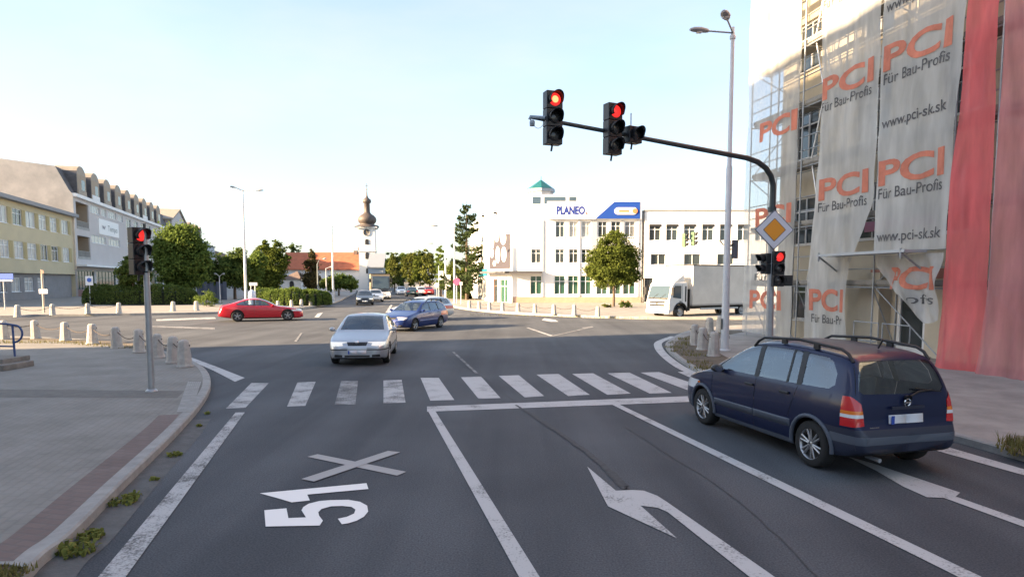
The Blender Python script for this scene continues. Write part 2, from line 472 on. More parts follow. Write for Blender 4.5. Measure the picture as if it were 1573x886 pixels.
def window(fc, h, parent, framem, panem, depth=0.12, mull=1, trans=False, sill=True, d=0.0, fw=0.07):
    """one window set into its opening: frame with mullions, pane child, sill"""
    a, b, c, e = h[:4]
    mb = MB()
    def bar(u0, u1, z0, z1, d0, d1):
        P = [fc.p(u, z, dd) for dd in (d1, d0) for (u, z) in ((u0, z0), (u1, z0), (u1, z1), (u0, z1))]
        mb.add(P, [(0, 1, 2, 3), (7, 6, 5, 4), (0, 4, 5, 1), (1, 5, 6, 2), (2, 6, 7, 3), (3, 7, 4, 0)], 0)
    d0, d1 = d - depth - 0.02, d - depth + 0.05
    bar(a, a + fw, c, e, d0, d1); bar(b - fw, b, c, e, d0, d1)
    bar(a + fw, b - fw, c, c + fw, d0, d1); bar(a + fw, b - fw, e - fw, e, d0, d1)
    for k in range(mull):
        u = a + (b - a) * (k + 1) / (mull + 1)
        bar(u - fw * 0.45, u + fw * 0.45, c + fw, e - fw, d0, d1 - 0.004)
    if trans:
        z = c + (e - c) * 0.7
        bar(a + fw, b - fw, z - fw * 0.4, z + fw * 0.4, d0, d1 - 0.008)
    if sill:
        bar(a - 0.05, b + 0.05, c - 0.05, c - 0.002, d - 0.05, d + 0.07)
    o = mb.build('window', framem, parent)
    pm = MB()
    pm.add([fc.p(a, c, d - depth), fc.p(b, c, d - depth), fc.p(b, e, d - depth), fc.p(a, e, d - depth)], [(0, 1, 2, 3)])
    pm.build('pane', panem, o, recalc=False)
    return o

def slab(mb, pts, z0, z1, mi=0):
    n = len(pts)
    a = [Vector((p[0], p[1], z0)) for p in pts]; b = [Vector((p[0], p[1], z1)) for p in pts]
    mb.add(a + b, [tuple(range(n - 1, -1, -1)), tuple(range(n, 2 * n))] + [(i, (i + 1) % n, n + (i + 1) % n, n + i) for i in range(n)], mi)
# ------------------------------------------------------------------ ground, road, pavements
def smooth(pts, n=6):
    P = [Vector(p) for p in pts]; out = []
    for i in range(len(P) - 1):
        p0, p1, p2, p3 = P[max(0, i - 1)], P[i], P[i + 1], P[min(len(P) - 1, i + 2)]
        for k in range(n):
            t = k / n
            out.append(0.5 * ((2 * p1) + (p2 - p0) * t + (2 * p0 - 5 * p1 + 4 * p2 - p3) * t * t + (3 * p1 - p0 - 3 * p2 + p3) * t ** 3))
    out.append(P[-1])
    return out

gm = MB()
gm.poly([(-900, -300, -0.03), (900, -300, -0.03), (900, 1500, -0.03), (-900, 1500, -0.03)])
stru(gm.build('ground', mat('dry_ground', (0.14, 0.125, 0.10), 0.95, 0, 0.3, 0.2, 0.3, 10)))
rm = MB()
# one sheet of asphalt: our street, the junction and the streets leaving it
rm.poly([(-60, -80, 0), (60, -80, 0), (130, 40, 0), (130, 62, 0), (40, 80, 0), (-40, 420, 0), (-95, 420, 0), (-60, 80, 0), (-130, 62, 0), (-130, 30, 0)])
road = stru(rm.build('road', ASPH))

PAVE = paver_mat('grey_pavers', (0.235, 0.225, 0.208), (0.250, 0.240, 0.222), (0.222, 0.212, 0.197), 1.0, 0.24, 0.12, 76)
PAVE_FAR = mat('far_pavement', (0.27, 0.25, 0.225), 0.9, 0, 0.2, 0.8)
PAVE_RIGHT = mat('worn_pavement', (0.29, 0.265, 0.24), 0.9, 0, 0.25, 1.2, 0.3, 40)
REDP = paver_mat('red_pavers', (0.175, 0.130, 0.120), (0.19, 0.145, 0.133), (0.16, 0.13, 0.122), 1.0, 0.24, 0.12, 14)
DARKP = mat('tactile_paving', (0.155, 0.145, 0.13), 0.9, 0, 0.2, 6, 0.4, 50)
SOIL = mat('dry_verge_soil', (0.13, 0.105, 0.075), 0.95, 0, 0.4, 3, 0.6, 25)
KH = 0.12

def inset(path, d):
    """offset of an open ground path to its left"""
    out = []
    for i, p in enumerate(path):
        a = path[max(0, i - 1)]; b = path[min(len(path) - 1, i + 1)]
        t = (b - a).normalized(); n = Vector((-t.y, t.x, 0))
        out.append(p + n * d)
    return out
def strip(mb, A, B, zA, zB, mi=0):
    n = len(A)
    V = [Vector((p.x, p.y, zA)) for p in A] + [Vector((p.x, p.y, zB)) for p in B]
    mb.add(V, [(i, i + 1, n + i + 1, n + i) for i in range(n - 1)], mi)
def kerb(name, path, wdt=0.16, side=1, h=KH):
    """kerbstones: face, rounded top edge, top"""
    mb = MB()
    a = path; b = inset(path, 0.025 * side); c = inset(path, wdt * side)
    strip(mb, a, a, -0.02, h - 0.02); strip(mb, a, b, h - 0.02, h); strip(mb, b, c, h, h); strip(mb, c, c, h, -0.02)
    return stru(mb.build(name, KERBM))

# near left pavement (kerb line read from the photo, drawn from near to far, then round the corner)
kl = smooth([G(-250, 1300), G(45, 893), G(112, 833), (G(190, 752)), G(270, 672), G(310, 625), G(324, 596), G(318, 575), G(300, 561), G(270, 549), G(225, 537), G(160, 528), G(90, 523), G(0, 520), G(-160, 519), G(-900, 519)], 6)
kerb('kerb', kl, 0.17, 1)
inner = inset(kl, 0.16)
pm = MB()
slab(pm, [p for p in inner] + [Vector((-140, 22, 0)), Vector((-60, -70, 0)), Vector((-6, -70, 0))], -0.02, KH - 0.004)
pav = stru(pm.build('pavement', PAVE))
# band of red pavers along the kerb, dark crossing band and ribbed strip
def on_pave(px, py): return G(px, py, KH)
bm_ = MB()
sub = [p for p in inner if 2.0 < p.y < 13.0]
sub = [p for p in smooth([G(-250, 1300), G(45, 893), G(112, 833), (G(190, 752)), G(270, 672), G(292, 645)], 8)]
strip(bm_, inset(sub, 0.17), inset(sub, 0.50), KH, KH)
stru(bm_.build('red_paver_band', REDP)).parent = pav
db = MB()
on_pave = lambda px, py: G(px, py, KH - .0018)
db.poly([on_pave(-200, 596), on_pave(-200, 609), on_pave(272, 611), on_pave(283, 600)])
db.poly([on_pave(290, 585), on_pave(310, 585), on_pave(312, 600), on_pave(292, 634), on_pave(272, 634), on_pave(288, 600)])
stru(db.build('tactile_strip', DARKP)).parent = pav
rb = MB()
for k in range(7):
    a = on_pave(290 + k * 3.0, 586); b = on_pave(273 + k * 3.1, 633)
    t = (b - a).normalized(); n = Vector((-t.y, t.x, 0)) * 0.018
    rb.prism([a + n, a - n, b - n, b + n], (0, 0, 0.006))
stru(rb.build('tactile_rib', KERBM)).parent = pav
# grass verge between bollards and sunlit road
vg = MB()
vs = smooth([G(-160, 521, KH), G(0, 522, KH), G(90, 525, KH), G(160, 530, KH), G(222, 539, KH)], 5)
strip(vg, inset(vs, 0.1), inset(vs, 1.0), KH + 0.002, KH + 0.002)
stru(vg.build('verge', SOIL))

# far left pavement, across the junction
kfl = smooth([G(-1200, 489), G(-300, 489), G(0, 488), G(60, 486), G(200, 484.5), G(330, 482), G(430, 478), G(490, 471), G(516, 465), G(535, 456), G(548, 448), G(545, 441), G(540, 437)], 6)
kerb('kerb', kfl, 0.3, 1, 0.16)
pm = MB()
slab(pm, inset(kfl, 0.28) + [Vector((-170, 420, 0)), Vector((-260, 60, 0))], -0.02, 0.155)
stru(pm.build('pavement', PAVE_FAR))
# far right pavement
kfr = smooth([G(628, 438), G(632, 443), G(645, 450), G(668, 460), G(690, 470), G(718, 476), G(780, 482), G(880, 487), G(980, 490), G(1100, 491), G(1400, 492), G(2600, 492)], 6)
kerb('kerb', kfr, 0.3, 1, 0.16)
pm = MB()
slab(pm, inset(kfr, 0.28) + [Vector((240, 60, 0)), Vector((200, 420, 0)), Vector((-50, 420, 0))], -0.02, 0.155)
stru(pm.build('pavement', PAVE_FAR))
# near right pavement at the scaffolded corner house
knr = smooth([G(2600, 499), G(1400, 500), G(1180, 501), G(1100, 505), G(1052, 513), G(1026, 527), G(1024, 538), G(1044, 556), G(1085, 580), G(1160, 606), G(1300, 640), G(1456, 676), G(1573, 709), G(1900, 800), G(3000, 1130)], 6)
kerb('kerb', knr, 0.17, 1)
pm = MB()
slab(pm, inset(knr, 0.16) + [Vector((30, -10, 0)), Vector((120, -10, 0)), Vector((150, 30, 0))], -0.02, KH - 0.004)
stru(pm.build('pavement', PAVE_RIGHT))
vg = MB()
vs = smooth([G(1100, 506, KH), G(1054, 515, KH), G(1030, 528, KH), G(1032, 540, KH), G(1056, 558, KH), G(1096, 578, KH)], 5)
strip(vg, inset(vs, 0.12), inset(vs, 1.5), KH + 0.003, KH + 0.003)
stru(vg.build('verge', SOIL))
vg = MB()
vg.poly([G(1545, 690, KH + .003), G(1700, 735, KH + .003), G(1700, 680, KH + .003), G(1560, 668, KH + .003)])
stru(vg.build('verge', SOIL))
# gutter: narrow paler asphalt along the near left kerb
gt = MB()
strip(gt, sub, inset(sub, -0.34), 0.004, 0.004)
stru(gt.build('gutter', mat('gutter', (0.105, 0.103, 0.10), 0.9, 0, 0.25, 5, 0.3, 50))).parent = road

# ------------------------------------------------------------------ road markings
def marking(name, polys, m, z=None):
    if z is None: z = 0.006 if name in ('crosswalk_stripe', 'stop_line') else 0.009
    mb = MB()
    for pl in polys: mb.poly([G(x, y, z) for x, y in pl])
    o = mb.build(name, m, None, recalc=False)
    # faces up
    for p in o.data.polygons: pass
    bm = bmesh.new(); bm.from_mesh(o.data)
    for f in bm.faces:
        f.normal_update()
        if f.normal.z < 0: f.normal_flip()
    bm.to_mesh(o.data); bm.free()
    stru(o); o.parent = road
    return o
stripes = [([(347, 627), (377, 626), (413, 588), (386, 588)], PAINT_WORN),
           ([(441, 624), (469, 623), (485, 586), (457, 587)], PAINT_WORN),
           ([(514, 621), (546, 621), (550, 585), (524, 585)], PAINT_FAINT),
           ([(589, 619), (623, 618), (617, 583), (589, 584)], PAINT_WORN),
           ([(661, 615), (698, 614), (674, 580), (646, 580)], PAINT),
           ([(735, 612), (769, 611), (739, 578), (708, 579)], PAINT),
           ([(806, 610), (836, 608), (797, 576), (766, 577)], PAINT),
           ([(873, 608), (906, 606), (858, 574), (824, 575)], PAINT),
           ([(933, 606), (969, 604), (911, 573), (879, 574)], PAINT),
           ([(998, 604), (1032, 603), (967, 572), (933, 573)], PAINT),
           ([(1062, 601), (1096, 599), (1012, 571), (984, 572)], PAINT),
           ([(1086, 591), (1110, 589), (1070, 570), (1041, 571)], PAINT)]
for pl, m in stripes: marking('crosswalk_stripe', [pl], m)
marking('stop_line', [[(656, 624), (1110, 606), (1110, 615), (656, 632)]], PAINT)
marking('lane_line', [[(657, 630), (668, 630), (832, 890), (800, 890)]], PAINT)
marking('lane_line', [[(940, 621), (951, 620.5), (1518, 890), (1482, 890)]], PAINT, 0.009)
marking('lane_line', [[(1300, 700), (1340, 711), (1475, 756), (1468, 762), (1585, 803), (1585, 813), (1450, 764), (1424, 763), (1388, 747), (1345, 722)]], PAINT)
marking('edge_line', [[(1420, 680), (1445, 683), (1600, 728), (1600, 737), (1440, 692)]], PAINT)
marking('edge_line', [[(145, 892), (188, 892), (376, 633), (362, 633)]], PAINT_WORN)
marking('edge_line', [[(289, 547), (330, 562), (376, 580), (361, 586), (328, 569), (287, 551)]], PAINT)
el = smooth([G(x, y) for x, y in ((1068, 575), (1042, 562), (1021, 546), (1011.5, 533.5), (1013.5, 525), (1035, 516.8))], 8)
ml = MB(); strip(ml, inset(el, -.15), inset(el, .15), .009, .009); eo = stru(ml.build('edge_line', PAINT)); eo.parent = road
marking('turn_arrow', [[(902, 716), (946, 753), (934, 777)], [(946, 753), (972, 752), (989, 753), (1010, 761), (1024, 770), (1200, 892), (1160, 892), (1026, 786), (1010, 779), (984, 776), (1040, 826), (934, 777)]], PAINT)
cross = marking('painted_cross', [[(472, 701), (488, 697), (624, 724), (610, 730)]], PAINT_GREY, 0.009)
marking('painted_cross', [[(463, 735), (596, 692), (615, 694), (482, 739)]], PAINT_GREY, 0.013)
marking('painted_route_number', [
    [(399, 757), (563, 741.5), (566, 750.5), (472, 759), (476, 768), (448, 771), (428, 765)],
    [(406, 783), (440, 780), (443, 795), (470, 794), (463, 783), (466, 778), (474, 773), (490, 769), (507, 767.5), (535, 767), (553, 770), (564, 776), (565.5, 785), (559, 793), (548, 799), (535, 803), (525, 804.5), (519, 796), (533, 793), (544, 788), (546, 782), (540, 778), (526, 776.5), (509, 777), (494, 781), (489, 786), (490, 791), (496, 799), (491, 806.5), (408, 808)]], PAINT_NEW)
# far markings on the sunlit junction
marking('direction_arrow', [[(836, 488.5), (853, 491), (858, 494), (846, 494), (832, 491.5)]], PAINT)
marking('guide_line', [[(808, 503), (812, 503), (852, 516), (846, 516.5)]], PAINT_WORN)
marking('guide_line', [[(852, 516), (848, 515.5), (893, 505), (898, 505)], [(893, 503), (910, 501), (912, 502.5), (898, 505)]], PAINT_FAINT)
marking('lane_line', [[(483, 487), (488, 481.5), (496, 480), (490, 487)]], PAINT)
marking('lane_line', [[(240, 490), (330, 487), (332, 489.5), (240, 493)]], PAINT_WORN)
marking('lane_line', [[(230, 500), (330, 503), (330, 506), (230, 502)]], PAINT_FAINT)
marking('lane_line', [[(694, 540), (698, 540), (735, 573), (730, 573)]], PAINT_FAINT)
marking('lane_line', [[(452, 524), (462, 511), (465, 511), (456, 524)]], PAINT_FAINT)
marking('lane_line', [[(592, 480), (600, 468), (603, 468), (597, 480)]], PAINT_WORN)
# sealed cracks
def seam(pts, wd):
    P = smooth([G(x, y, 0.005) for x, y in pts], 6)
    rnd = random.Random(3)
    Q = [p + Vector((rnd.uniform(-.02, .02), rnd.uniform(-.03, .03), 0)) for p in P]
    mb = MB(); zz_ = .0055 + wd * .06; strip(mb, inset(Q, -wd / 2), inset(Q, wd / 2), zz_, zz_)
    o = stru(mb.build('tar_seam', mat('tar', (0.060, 0.061, 0.063), 0.85, 0, 0.3, 14))); o.parent = road
seam([(793, 622), (815, 636), (842, 655), (880, 680), (920, 712), (950, 745), (970, 752)], 0.05)
seam([(680, 537), (700, 556), (735, 575), (792, 618)], 0.02)
seam([(815, 634), (842, 653), (884, 682), (925, 714), (962, 748)], 0.09)
seam([(960, 655), (1100, 745), (1180, 810), (1260, 890)], 0.015)
# low weeds and litter of grass at the kerb
def tuft(name, c, rad, n, hgt, label, group, rnd):
    mb = MB()
    for _ in range(n):
        a = rnd.uniform(0, 6.283); r = rad * math.sqrt(rnd.random())
        b = Vector((c.x + r * math.cos(a), c.y + r * math.sin(a), c.z))
        h = hgt * rnd.uniform(0.4, 1.0); wd = rnd.uniform(0.012, 0.03)
        l = Vector((rnd.uniform(-1, 1), rnd.uniform(-1, 1), 0)) * h * 0.9
        s = Vector((-l.y, l.x, 0)).normalized() * wd
        m_ = b + l * 0.45 + Vector((0, 0, h * 0.75)); e = b + l + Vector((0, 0, h * rnd.uniform(0.55, 1.0)))
        mb.add([b - s * .4, b + s * .4, m_ + s, m_ - s, e], [(0, 1, 2, 3), (3, 2, 4)])
    o = mb.build(name, LEAF_WEED, None, recalc=False)
    tag(o, label, 'weeds', group)
LEAF_WEED = leaf_mat('weed_leaf', (0.075, 0.10, 0.025), (0.27, 0.27, 0.08))
rw = random.Random(11)
for (px, py, r, n, h, lab) in [(118, 848, .22, 120, .16, 'largest clump of weeds growing in the gutter at the bottom left kerb'),
                              (140, 826, .16, 70, .14, 'weed clump just beyond the largest clump in the left gutter'),
                              (188, 772, .22, 90, .13, 'spread of weeds in the left gutter midway along the curved kerb'),
                              (205, 764, .13, 40, .12, 'small weeds touching the far end of the midway gutter clump'),
                              (237, 737, .08, 26, .08, 'tiny weed tuft between the midway clump and the round green tuft'),
                              (268, 700, .13, 60, .10, 'round green weed tuft in the left gutter where the kerb starts to bend'),
                              (305, 655, .08, 30, .09, 'weed tuft in the gutter beside the ribbed strip of the left pavement'),
                              (318, 636, .07, 30, .08, 'farthest weed tuft in the left gutter near the crosswalk')]:
    tuft('weed_clump', G(px, py, 0.0), r * .75, int(n * .7), h * .72, lab, 'weeds along the near left kerb', rw)
gb = MB()
def grass(px, py, rad, n, h, rnd, z=KH):
    c = G(px, py, z)
    for _ in range(n):
        a = rnd.uniform(0, 6.283); r = rad * math.sqrt(rnd.random())
        b = Vector((c.x + r * math.cos(a), c.y + r * math.sin(a), z))
        hh = h * rnd.uniform(0.3, 1); l = Vector((rnd.uniform(-1, 1), rnd.uniform(-1, 1), 0)) * hh * .6
        s = Vector((-l.y, l.x, 0)).normalized() * 0.012
        gb.add([b - s, b + s, b + l + Vector((0, 0, hh))], [(0, 1, 2)])
for px in range(-30, 232, 12): grass(px, 526 + max(0, (px - 100)) * 0.075, .42, 26, .13, rw)
for (px, py) in ((1042, 527), (1052, 521), (1038, 534), (1060, 530), (1048, 540), (1066, 546), (1074, 558), (1094, 566), (1078, 566), (1098, 512), (1080, 514)): grass(px, py, .4, 60, .15, rw)
for (px, py) in ((1560, 690), (1575, 685), (1590, 690), (1572, 697), (1566, 682)): grass(px, py, .25, 60, .2, rw)
for px in range(735, 990, 14): grass(px, 484 + (px - 735) * .022, .7, 16, .18, rw, .16)
cv = MB(); cv.poly([G(-80, 872, KH + .003), G(20, 870, KH + .003), G(42, 874, KH + .003), G(20, 900, KH + .003), G(-80, 960, KH + .003)]); stru(cv.build('verge', SOIL))
cb_ = MB(); A_ = [G(-80, 866, KH + .004), G(20, 864, KH + .004), G(46, 868, KH + .004)]; strip(cb_, A_, inset(A_, -.06), KH + .02, KH + .02); stru(cb_.build('kerb', KERBM))
for (px, py) in ((0, 884), (20, 880), (-20, 890), (30, 878), (5, 895), (-5, 878)): grass(px, py, .12, 40, .07, rw)
go = gb.build('grass', leaf_mat('dry_grass', (0.085, 0.095, 0.03), (0.26, 0.22, 0.09)), None, recalc=False)
go['kind'] = 'stuff'
# ------------------------------------------------------------------ buildings
def fbox(mb, fc, u0, u1, z0, z1, d0, d1, mi=0):
    P = [fc.p(u, z, d) for d in (d0, d1) for (u, z) in ((u0, z0), (u1, z0), (u1, z1), (u0, z1))]
    mb.add(P, [(3, 2, 1, 0), (4, 5, 6, 7), (0, 1, 5, 4), (1, 2, 6, 5), (2, 3, 7, 6), (3, 0, 4, 7)], mi)
def shell(mb, fc, u0, u1, z0, z1, depth, mi=0, roof=True):
    q = lambda *a: mb.add([fc.p(*x) for x in a], [tuple(range(len(a)))], mi)
    q((u0, z0, 0), (u0, z1, 0), (u0, z1, -depth), (u0, z0, -depth))
    q((u1, z0, 0), (u1, z0, -depth), (u1, z1, -depth), (u1, z1, 0))
    q((u0, z0, -depth), (u0, z1, -depth), (u1, z1, -depth), (u1, z0, -depth))
    if roof: q((u0, z1, 0), (u1, z1, 0), (u1, z1, -depth), (u0, z1, -depth))

OCHRE = mat('ochre_plaster', (0.53, 0.455, 0.30), 0.92, 0, 0.08, 0.5)
OCHREDK = mat('ochre_panel', (0.40, 0.32, 0.16), 0.9)
GREYPLINTH = mat('grey_plinth', (0.24, 0.23, 0.23), 0.9, 0, 0.12, 1)
ROOFGREY = mat('grey_roof_edge', (0.25, 0.25, 0.26), 0.7)
BEIGEWALL = mat('stained_beige_plaster', (0.66, 0.56, 0.46), 0.95, 0, 0.22, 0.35)
LGREY = mat('light_grey_plaster', (0.52, 0.485, 0.47), 0.92, 0, 0.06, 0.4)
SLATE = mat('dark_mansard_slate', (0.10, 0.095, 0.10), 0.8, 0, 0.3, 1.5)
TANMETAL = mat('tan_dormer_cladding', (0.34, 0.285, 0.225), 0.7, 0, 0.15, 1)
TANWALL = mat('tan_plaster', (0.36, 0.29, 0.22), 0.9, 0, 0.1, 0.7)
PINK = mat('pink_plinth', (0.42, 0.27, 0.25), 0.9, 0, 0.1, 1)
DARKOPEN = mat('dark_opening', (0.02, 0.02, 0.022), 0.6)
CONCGREY = mat('weathered_concrete', (0.34, 0.33, 0.31), 0.9, 0, 0.15, 0.8)
REDTILE = mat('red_roof_tiles', (0.36, 0.11, 0.055), 0.85, 0, 0.25, 1.2)
BROWNTILE = mat('brown_roof_tiles', (0.14, 0.10, 0.085), 0.85, 0, 0.2, 1.2)

FY = Face(G(0, 466), vpdir(470))
# tall block on our side of the street, out of the picture: it throws the shade over the near road
bk = MB()
fb = Face(FY.p(-60, 0) + Vector((0.6, 3.6, 0)), FY.u)
hl = []
for k in range(6):
    for j in range(7):
        hl.append((-6.5 - k * 5, -4.0 - k * 5, 1.4 + j * 3.4, 3.2 + j * 3.4))
wall_holes(bk, fb, -95, 0, 0, 25.3, hl, 0.2); shell(bk, fb, -95, 0, 0, 25.3, 16)
blk = bk.build('apartment_block', LGREY)
tag(blk, 'tall grey apartment block on the left side of the street behind the viewpoint', 'building')
for h in hl: window(fb, h, blk, WFRAME, PANE, .16, 1)

# --- ochre office at the left edge
yo = MB()
S1 = 24.4
holes_y = []
ends = [(-60, -46), (-31, -16), (0, 14), (22, 36), (42, 56), (62, 73), (79, 89), (96, 106)]
for (z0, z1, k) in ((8.75, 10.6, 0), (4.95, 6.9, 0), (1.15, 2.75, 1)):
    for (a, b) in ends:
        u0, u1 = FY.at(a, 380)[0], FY.at(b, 380)[0]
        if k and a > 70: continue
        holes_y.append((u0, u1, z0, z1))
wall_holes(yo, FY, -16, S1, 3.3, 11.3, [h for h in holes_y if h[2] > 3], 0.16)
wall_holes(yo, FY, -16, S1, 0, 3.3, [h for h in holes_y if h[2] < 3], 0.16, 1, -0.5)
yo.add([FY.p(-16, 3.3, 0), FY.p(S1, 3.3, 0), FY.p(S1, 3.3, -.5), FY.p(-16, 3.3, -.5)], [(0, 1, 2, 3)], 1)
shell(yo, FY, -16, S1, 0, 11.3, 14)
ob = yo.build('office_building', [OCHRE, GREYPLINTH], recalc=False)
tag(ob, 'ochre three storey office building with rows of white windows at the left edge', 'building')
ry = MB(); fbox(ry, FY, -16.6, S1 + 0.3, 11.3, 11.75, -14.5, 0.75); ry.build('roof_slab', ROOFGREY, ob)
rr = random.Random(5)
for h in holes_y:
    window(FY, h, ob, WFRAME, PANE if rr.random() < .35 else CURTAIN_GLARE, 0.13, 1, rr.random() < .5, True, 0.0 if h[2] > 3 else -0.5)
for h in holes_y:
    if h[2] > 3:
        sp = MB(); fbox(sp, FY, h[1] + 0.06, h[1] + 0.95, h[2], h[3], -0.02, 0.03); sp.build('panel', OCHREDK, ob)

# --- long grey block with the mansard roof and dormers
B0, B1, EAVE = S1, 150.0, 14.5
FB = Face(FY.p(0, 0, 0.25), FY.u)
bb = MB()
hb = []
def hpx(fc, x0, y0, x1, y1):
    u0, u1 = fc.at(x0, (y0 + y1) / 2)[0], fc.at(x1, (y0 + y1) / 2)[0]
    return u0, u1
lg0, lg1 = B0 + 0.9, FB.at(136, 330)[0]
logg = [(lg0, lg1, 9.9, 13.7), (lg0, lg1, 5.6, 8.9)]
strips = []
for (x0, x1) in ((139, 153), (156, 163), (166, 178), (180, 188)): strips.append((FB.at(x0, 325)[0], FB.at(x1, 325)[0], 12.75, 13.95))
for (x0, x1) in ((141, 163), (167, 184)): strips.append((FB.at(x0, 372)[0], FB.at(x1, 372)[0], 8.2, 9.4))
big = []
u = FB.at(194, 345)[0]
while u < B1 - 6:
    for (z0, z1) in ((11.6, 13.7), (8.2, 10.3), (5.2, 7.2)): big.append((u, u + 3.4, z0, z1))
    u += 5.4
shop = [(FB.at(126, 430)[0], FB.at(152, 430)[0], 0.5, 3.9), (FB.at(155, 430)[0], FB.at(184, 430)[0], 0.5, 3.9)]
u = shop[-1][1] + 1.2
while u < B1 - 6: shop.append((u, u + 5, .5, 3.7)); u += 6.5
wall_holes(bb, FB, B0, B1, 4.6, EAVE, logg + strips + big, 0.18)
wall_holes(bb, FB, B0, B1, 0, 4.6, shop, 0.2, 0, -0.6)
bb.add([FB.p(B0, 4.6, 0), FB.p(B1, 4.6, 0), FB.p(B1, 4.6, -.6), FB.p(B0, 4.6, -.6)], [(0, 1, 2, 3)])
shell(bb, FB, B0 + .02, B1, 0, EAVE, 16, roof=False)
mb_ = bb.build('apartment_block', LGREY, recalc=False)
tag(mb_, 'long grey apartment block with dark mansard roof, arched dormers and a white sign', 'building')
# gable wall towards the viewer
gw = MB()
prof = [(0, 4), (0, EAVE), (0.5, 15.2), (2.0, 18.35), (9, 19.1), (14, 18.6), (15.5, 15.2), (16, EAVE), (16, 4)]
gw.prism([FB.p(B0 + .02, z, -w_) for (w_, z) in prof], -FB.u * 0.22)
gw.build('gable_wall', BEIGEWALL, mb_)
# mansard roof
rf = MB()
pr = [(-0.35, EAVE + .25), (0.15, EAVE + .3), (0.5, 15.2), (2.0, 18.35), (9, 19.1), (14, 18.6), (15.5, 15.2), (16, EAVE)]
for i in range(len(pr) - 1):
    (w0, z0), (w1, z1) = pr[i], pr[i + 1]
    rf.add([FB.p(B0 + .2, z0, -w0), FB.p(B1, z0, -w0), FB.p(B1, z1, -w1), FB.p(B0 + .2, z1, -w1)], [(0, 1, 2, 3)])
rf.poly([FB.p(B1, z, -w_) for (w_, z) in pr[1:]])
rf.build('roof', SLATE, mb_)
ev = MB(); fbox(ev, FB, B0 - .1, B1, EAVE - .25, EAVE + .22, -0.2, 0.42); ev.build('eave_band', WHITEPL, mb_)
# loggias: recess with a balcony front
lo = MB()
for (a, b, c, e) in logg:
    q = lambda *pts: lo.add([FB.p(*x) for x in pts], [(0, 1, 2, 3)])
    dd = -1.8
    q((a, c, dd), (b, c, dd), (b, e, dd), (a, e, dd)); q((a, c, -.18), (a, c, dd), (a, e, dd), (a, e, -.18)); q((b, c, dd), (b, c, -.18), (b, e, -.18), (b, e, dd))
    q((a, e, -.18), (a, e, dd), (b, e, dd), (b, e, -.18)); q((a, c, dd), (a, c, -.18), (b, c, -.18), (b, c, dd))
lo.build('loggia', TANWALL, mb_, recalc=False)
for (a, b, c, e) in logg:
    bf = MB()
    for k in range(22):
        uu = a + (b - a) * (k + .5) / 22; fbox(bf, FB, uu - .04, uu + .04, c, c + 1.05, -0.1, -0.04)
    fbox(bf, FB, a, b, c + 1.05, c + 1.13, -0.14, 0.0)
    fbox(bf, FB, a, b, c - .05, c + .3, -0.1, 0.05)
    bf.build('balcony_front', CONCGREY, mb_)
for h in [(lg0 + .6, lg0 + 1.8, 9.95, 12.2), (lg0 + .6, lg0 + 1.8, 5.65, 7.9)]:
    window(FB, h, mb_, WFRAME, PANE, 0, 1, False, False, -1.75)
for h in strips: window(FB, h, mb_, WFRAME, CURTAIN_GLARE, 0.14, 3 if h[1] - h[0] > 3 else 1, False, True)
for i, h in enumerate(big): window(FB, h, mb_, WFRAME, CURTAIN_GLARE if i % 3 else PANE, 0.14, 1, True, True)
GREENFR = mat('green_shop_frame', (0.03, 0.14, 0.09), 0.5)
for h in shop: window(FB, h, mb_, GREENFR, PANE, 0.16, 5, True, False, -0.6)
pk = MB(); fbox(pk, FB, B0 + .3, FB.at(140, 455)[0], 0.0, 1.1, -0.55, 0.5); pk.build('plinth', PINK, mb_)
cp = MB(); fbox(cp, FB, FB.at(118, 420)[0], B1, 4.45, 4.72, -0.1, 1.3); cp.build('canopy', WHITEPL, mb_)
# dormers
for k in (0, 1, 2, 3, 4, 5, 6, 7, 8, 14.6, 16, 17.4):
    uc = B0 + 4.2 + k * 6.55
    hw, zt = 2.05, 17.7
    arch = [(uc - hw, EAVE + .3), (uc + hw, EAVE + .3)] + [(uc + hw * math.cos(R(a)), zt + 1.35 * math.sin(R(a))) for a in range(0, 181, 20)]
    dm = MB(); dm.prism([FB.p(x, z, -0.05) for x, z in arch], FB.n * -3.0)
    dob = dm.build('dormer', [TANMETAL, SLATE], mb_)
    for p in dob.data.polygons:
        if abs(p.normal.dot(FB.u)) > .9: p.material_index = 1
    fr = MB()
    fbox(fr, FB, uc - hw + .25, uc + hw - .25, EAVE + .35, zt + .1, -0.3, -0.02)
    fo = fr.build('recess', TANWALL, dob)
    pn = MB(); fbox(pn, FB, uc - .2, uc + 1.3, EAVE + 1.1, zt - .6, -.1, -0.01); pn.build('pane', PANE, dob)
    rl = MB(); fbox(rl, FB, uc - hw + .2, uc + hw - .2, EAVE + .35, EAVE + 1.05, -0.05, 0.06); rl.build('parapet', TANMETAL if k not in (1, 6) else WHITEPL, dob)
# cross block with a pitched roof at the far end
cb = MB()
ca, cz = FB.at(249, 350)[0], FB.at(284, 350)[0]
cm = (ca + cz) / 2
gpts = [(cz - 20, EAVE), (cz, EAVE), (cz, 17.2), (cz - 10, 20.2), (cz - 20, 17.2)]
cb.prism([FB.p(x, z, 0.3) for x, z in gpts], FB.n * -14)
cb.build('cross_gable', LGREY, mb_)
cr = MB()
for sgn in (-1, 1):
    a, b = cz - 10, cz - 10 + sgn * 10.8
    cr.prism([FB.p(a, 20.25, .7), FB.p(b, 17.0, .7), FB.p(b, 17.35, .7), FB.p(a, 20.65, .7)], FB.n * -15)
cr.build('cross_roof', TANMETAL, mb_)
